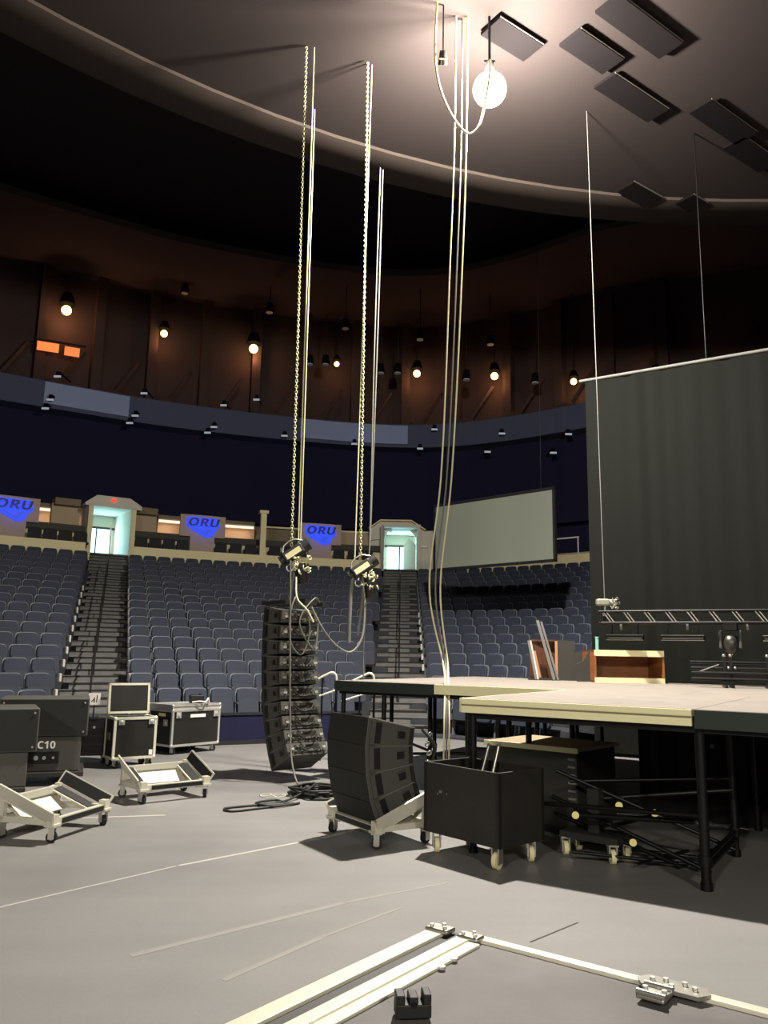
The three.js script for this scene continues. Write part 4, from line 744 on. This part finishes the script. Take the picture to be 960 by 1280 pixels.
{
  const o = thing('riser_box', 'open brown wooden riser box with cream edges lying on stage', 'box', [3.72, SH, -12.2], 0.05), w = 1.06, h = 0.48, d = 0.6;
  obj('top_board', uvBox(box(w, 0.03, d, [0, h - 0.015, -d / 2]), 0.8), mat.plyBrightened, o); obj('bottom_board', uvBox(box(w, 0.03, d, [0, 0.015, -d / 2]), 0.8), mat.plyBrightened, o);
  obj('side_board', uvBox(box(0.02, h, d, [w / 2 - 0.01, h / 2, -d / 2]), 0.8), mat.plyBrightened, o); obj('side_board', uvBox(box(0.02, h, d, [-w / 2 + 0.01, h / 2, -d / 2]), 0.8), mat.plyBrightened, o); obj('back_board', uvBox(box(w - 0.04, h, 0.02, [0, h / 2, -d + 0.01]), 0.8), mat.plyBrightened, o);
  obj('edge_strip', box(w, 0.09, 0.022, [0, h - 0.045, 0.011]), mat.ivory, o); obj('edge_strip', box(w, 0.075, 0.022, [0, 0.0375, 0.011]), mat.ivory, o); obj('end_strip', box(0.022, h - 0.17, 0.022, [-w / 2 + 0.011, h / 2, 0.011]), mat.plyBrightened, o); obj('end_strip', box(0.022, h - 0.17, 0.022, [w / 2 - 0.011, h / 2, 0.011]), mat.plyBrightened, o);
  obj('outer_side', extr([[0, 0], [0.2, 0], [0.2, h], [0.1, h * 0.65], [0, h * 0.55]], 0.03).translate(-w / 2 - 0.2, 0, -0.25), M(0x34322d, 0.85), o);
  const b = thing('teal_cup', 'small teal tube standing on the brown riser box', 'container', [3.3, SH + h, -12.4], 0); obj('tube_body', cyl(0.026, 0.19, [0, 0.095, 0], null, 14), mat.teal, b); obj('rim', cyl(0.03, 0.02, [0, 0.19, 0], null, 14), mat.teal, b);
}
{ // flown truss
  const A = V(3.36, 2.22, -12.35), Bq = V(5.9, 2.25, -10.9), dir = Bq.clone().sub(A), L = dir.length(), o = thing('lighting_truss', 'black box truss with paired diagonals flown low over the stage', 'truss', A.toArray(), Math.atan2(-dir.z, dir.x));
  const hh = 0.17;
  for (const [y, z] of [[hh / 2, 0.12], [hh / 2, -0.12], [-hh / 2, 0.12], [-hh / 2, -0.12]]) obj('chord', rod([0, y, z], [L, y, z], 0.018), mat.blackMetal, o);
  for (let x = 0.06; x < L - 0.1; x += 0.3) { for (const k of [0, 0.05]) obj('diagonal', rod([x + k, hh / 2, 0.12], [x + k + 0.12, -hh / 2, 0.12], 0.0085), mat.steel, o); obj('diagonal', rod([x, hh / 2, -0.12], [x + 0.15, -hh / 2, -0.12], 0.01), mat.blackMetal, o); obj('diagonal', rod([x, hh / 2, -0.12], [x + 0.15, hh / 2, 0.12], 0.01), mat.blackMetal, o); }
  for (const x of [0.02, L - 0.02]) obj('end_frame', join([rod([x, -hh / 2, -0.12], [x, hh / 2, -0.12], 0.018), rod([x, -hh / 2, 0.12], [x, hh / 2, 0.12], 0.018), rod([x, hh / 2, -0.12], [x, hh / 2, 0.12], 0.018)]), mat.blackMetal, o);
  for (const x of [0.3, 1.25, 2.05]) obj('clamp', join([box(0.03, 0.1, 0.05, [x, -hh / 2 - 0.05, 0])]), mat.strap, o);
  const at = (x, y, z = 0) => V(x, y, z).applyAxisAngle(V(0, 1, 0), o.rotation.y).add(A);
  // bar lights
  const bl = (x, len, label) => { const p = at(x, -0.3), q = thing('bar_light', label, 'light', p.toArray(), o.rotation.y); obj('housing', rbox(len, 0.07, 0.09, [0, 0, 0], null, 0.01), mat.blackMetal, q); obj('lens_strip', box(len - 0.04, 0.02, 0.006, [0, -0.01, 0.047]), mat.strap, q); obj('edge_trim', join([box(len, 0.008, 0.095, [0, 0.036, 0]), box(len, 0.008, 0.095, [0, -0.036, 0])]), mat.steel, q); obj('bracket', join([box(0.02, 0.2, 0.03, [-len * 0.35, 0.12, 0]), box(0.02, 0.2, 0.03, [len * 0.35, 0.12, 0])]), mat.blackMetal, q); };
  bl(0.35, 0.55, 'dark bar light under the hoist end of the truss'); bl(1.18, 0.6, 'bar light beneath truss between hoist and moving head light'); bl(2.55, 0.62, 'bar light beneath the truss on far side of moving head light');
  const m = at(1.82, -0.12), q = thing('moving_head_light', 'black moving head light hanging under the truss', 'light', m.toArray(), o.rotation.y);
  obj('base', rbox(0.2, 0.1, 0.2, [0, -0.03, 0], null, 0.015), mat.blackPlain, q); for (const s of [-1, 1]) obj('yoke_arm', rbox(0.045, 0.26, 0.1, [s * 0.13, -0.2, 0], null, 0.02), mat.cab, q); obj('head', new THREE.LatheGeometry([[0, -0.16], [0.05, -0.15], [0.09, -0.08], [0.105, 0], [0.09, 0.1], [0, 0.11]].map(v => new THREE.Vector2(...v)), 18).translate(0, -0.25, 0), mat.cabPlate, q); obj('lens', cyl(0.05, 0.01, [0, -0.41, 0], null, 14), mat.steel, q);
  // hoist on the truss with its chain
  const hp = at(0.06, 0.17), ht = thing('chain_hoist', 'small pale chain hoist on the end of the flown truss', 'hoist', hp.toArray(), 0);
  obj('body', join([rbox(0.2, 0.11, 0.13, [-0.03, 0.06, 0], null, 0.03), cyl(0.05, 0.1, [0.1, 0.06, 0], [0, 0, Math.PI / 2], 12)]), M(0x8f8f80, 0.5, 0.3), ht); obj('hook', join([cyl(0.02, 0.1, [0, -0.04, 0], null, 8), xf(new THREE.TorusGeometry(0.04, 0.012, 6, 12), [0, -0.1, 0])]), mat.steel, ht);
  const bag = []; for (let i = 0; i < 14; i++) bag.push(xf(new THREE.TorusGeometry(0.02, 0.007, 5, 8), [0.12 + rr(-0.04, 0.08), 0.02 + rr(-0.06, 0.1), 0.06 + rr(-0.03, 0.04)], [rr(0, 3), rr(0, 3), 0])); obj('slack_chain', bag, mat.steel, ht).userData.kind = 'stuff';
  obj('load_chain', rod([0, 0.1, 0], [-0.06, CAN.h - hp.y, 0], 0.007, 6), mat.strap, ht);
}
{ // row of pipe bases
  const p = S(0.75, SH, 5.35), o = thing('pipe_rack', 'low black rack of horizontal pipes on short upright feet on stage', 'rack', p.toArray(), -0.32), L = 2.2;
  for (const [y, z] of [[0.11, 0.1], [0.25, 0], [0.33, -0.1], [0.19, 0.2]]) obj('pipe', rod([0, y, z], [L, y, z], 0.022), mat.blackMetal, o);
  for (const x of [0.42, 0.5, 0.95, 1.55, 2.1]) { obj('upright', join([box(0.035, 0.4, 0.035, [x, 0.2, 0.05]), box(0.035, 0.035, 0.5, [x, 0.02, 0.05])]), mat.blackMetal, o); obj('coupler', join([xf(new THREE.SphereGeometry(0.025, 8, 6), [x, 0.42, 0.05]), xf(new THREE.SphereGeometry(0.02, 8, 6), [x + 0.05, 0.26, 0.09])]), mat.steel, o); }
  obj('brace', rod([0.05, 0.18, 0.1], [0.35, 0.3, 0.1], 0.01), mat.strap, o); obj('brace', rod([1.0, 0.32, 0.1], [1.3, 0.22, 0.1], 0.01), mat.strap, o);
}
// ------------------------------------------------------------------ under the stage
{
  const o = thing('folding_frame', 'folded black pipe frame with yellow end caps under the stage', 'frame');
  const P = (a, b, r = 0.017) => obj('pipe', rod(a, b, r), mat.blackMetal, o);
  P([1.5, 0.66, -7.05], [2.85, 0.12, -6.75]); P([1.45, 0.46, -7.0], [2.48, 0.05, -6.3]); P([1.6, 0.36, -6.75], [2.35, 0.42, -6.25], 0.02); P([1.75, 0.44, -7.0], [2.9, 0.56, -6.85], 0.02);
  P([1.5, 0.3, -7.15], [2.3, 0.06, -6.5]); P([1.55, 0.08, -6.75], [2.4, 0.05, -6.55], 0.014); P([1.7, 0.07, -7.1], [2.6, 0.05, -6.75], 0.014); P([1.85, 0.3, -6.65], [2.3, 0.35, -6.9]); P([2.0, 0.06, -6.5], [2.55, 0.06, -6.95], 0.014);
  for (const p of [[1.55, 0.385, -6.6], [1.9, 0.46, -6.62], [2.14, 0.43, -6.5], [1.98, 0.2, -6.55]]) obj('end_cap', cyl(0.028, 0.02, p, [1.35, 0, 0.3], 14), mat.disc, o);
  const d = thing('frame_dolly', 'small black dolly with cream wheels under the folded frame', 'dolly', [1.8, 0, -6.95], -0.7); obj('bed', box(0.5, 0.05, 0.32, [0, 0.17, 0]), mat.black, d); obj('upright', box(0.1, 0.35, 0.1, [0, 0.36, 0]), mat.black, d);
  for (const [x, z] of [[-0.22, 0.12], [0.2, 0.14], [-0.22, -0.12], [0.2, -0.12]]) caster(d, x, z, 0.7, 0.055, mat.ivory, mat.steel, 0.15);
  const c = thing('storage_crate', 'long black crate with a cream edged plank lid under the stage', 'crate', [1.72, 0, -8.25], -0.72);
  obj('body', rbox(0.95, 0.68, 0.8, [0, 0.4, 0], null, 0.01), mat.black, c); obj('lid', uvBox(box(1.02, 0.03, 0.86, [0, 0.765, 0]), 1), mat.tanDark, c); obj('lid_edge', box(1.02, 0.045, 0.02, [0, 0.76, 0.44]), mat.fascia, c); for (let i = 0; i < 7; i++) obj('side_clip', box(0.07, 0.02, 0.02, [0.43, 0.68 - i * 0.07, 0.41]), mat.strap, c); obj('skid', box(0.9, 0.06, 0.7, [0, 0.03, 0]), mat.blackPlain, c);
}

// ------------------------------------------------------------------ the road case right in front
{
  const o = thing('road_case', 'large road case with cream metal edging filling the foreground', 'case', [0.16, 0, -2.26], 0);
  // local x runs along the far edge, local z runs towards the viewer along the left edge
  o.rotation.y = -Math.atan2(0.6, 0.8); const X = 1.25, Z = 0.95, H = 0.9;
  obj('body', uvBox(box(X - 0.02, H - 0.14, Z - 0.02, [X / 2, (H - 0.14) / 2 + 0.12, Z / 2]), 0.9), mat.caseBoard, o);
  obj('lid_board', uvBox(box(X - 0.12, 0.02, Z - 0.02, [X / 2 + 0.06, H - 0.014, Z / 2]), 0.9), M(0x938c8a, 0.6, 0, { map: concTex }), o);
  obj('seam_strip', box(0.05, 0.016, Z, [0.067, H - 0.012, Z / 2]), mat.blackPlain, o);
  const tr = (n, w, h, d, p) => obj(n, rbox(w, h, d, p, null, 0.003), mat.trim, o);
  tr('edge_trim', 0.048, 0.034, Z - 0.02, [0.022, H - 0.013, Z / 2 + 0.02]); tr('edge_trim', 0.038, 0.012, Z - 0.04, [0.106, H, Z / 2 + 0.02]); tr('edge_trim', 0.034, 0.008, Z - 0.06, [0.143, H - 0.001, Z / 2 + 0.02]);
  tr('edge_trim', X - 0.1, 0.034, 0.03, [X / 2 + 0.08, H - 0.012, 0.012]); tr('edge_trim', 0.034, H - 0.16, 0.034, [0.015, H / 2 + 0.04, 0.015]); tr('edge_trim', 0.034, H - 0.16, 0.034, [X - 0.015, H / 2 + 0.04, 0.015]); tr('edge_trim', 0.034, 0.034, Z, [X - 0.015, H - 0.013, Z / 2]);
  tr('edge_trim', X, 0.034, 0.034, [X / 2, 0.13, 0.01]); tr('edge_trim', 0.034, 0.034, Z, [0.012, 0.13, Z / 2]);
  const corner = (x, z, s) => { const c = obj('corner_bracket', join([rbox(0.075 * s, 0.012, 0.05 * s, [x, H + 0.006, z], null, 0.005), xf(new THREE.SphereGeometry(0.024 * s, 12, 8), [x - 0.02 * s, H - 0.004, z - 0.012], null, [1.2, 0.8, 1])]), mat.steel, o); for (const [dx, dz] of [[-0.02, 0.012], [0.022, 0.01], [0.006, -0.012]]) obj('rivet', cyl(0.006 * s, 0.008, [x + dx * s, H + 0.014, z + dz * s], null, 8), mat.alu, c); };
  corner(0.028, 0.028, 0.9); corner(0.12, 0.03, 0.8);
  // latch plate on the far edge
  const lp = obj('latch_plate', extr([[-0.05, -0.03], [0.05, -0.03], [0.065, 0], [0.05, 0.03], [-0.05, 0.03], [-0.065, 0]].map(q => [q[0] * 1.2, q[1]]), 0.008).rotateX(-Math.PI / 2).translate(0.62, H + 0.004, 0.025), mat.steel, o);
  for (const [dx, dz] of [[-0.045, 0], [0.045, 0], [0, 0.014], [-0.02, -0.012], [0.02, -0.014]]) obj('rivet', cyl(0.006, 0.01, [0.62 + dx, H + 0.014, 0.025 + dz], null, 8), mat.alu, lp);
  const hg = obj('hinge', join([rbox(0.06, 0.01, 0.07, [0.6, H + 0.008, 0.085], null, 0.004), cyl(0.008, 0.06, [0.6, H + 0.014, 0.06], [0, 0, Math.PI / 2], 10), cyl(0.007, 0.06, [0.6, H + 0.014, 0.11], [0, 0, Math.PI / 2], 10)]), mat.steel, o); for (const dx of [-0.02, 0.02]) obj('rivet', cyl(0.006, 0.01, [0.6 + dx, H + 0.015, 0.085], null, 8), mat.alu, hg);
  for (const [x, z] of [[0.16, 0.175], [0.165, 0.235]]) obj('rivet', cyl(0.009, 0.006, [x, H + 0.002, z], null, 10), mat.alu, o);
  for (const [x, z] of [[0.15, 0.15], [X - 0.15, 0.15], [0.15, Z - 0.15], [X - 0.15, Z - 0.15]]) caster(o, x, z, 0.4, 0.055, mat.rubber, mat.alu, 0.125);
  const k = thing('black_clamp', 'small black notched plastic clamp lying on the road case', 'clamp', [0.075, 0.9, -1.73], 0.1); k.scale.y = 0.75;
  obj('block', join([rbox(0.07, 0.035, 0.045, [0, 0.0185, 0], null, 0.004), rbox(0.018, 0.024, 0.04, [-0.026, 0.045, 0], null, 0.003), rbox(0.018, 0.02, 0.04, [0.0, 0.043, 0], null, 0.003), rbox(0.016, 0.026, 0.04, [0.027, 0.046, 0], null, 0.003)]), mat.blackPlain, k); obj('screw', cyl(0.006, 0.05, [0.0, 0.035, 0.0], [Math.PI / 2, 0, 0], 8), mat.blackMetal, k);
}

renderer.render(scene, camera);
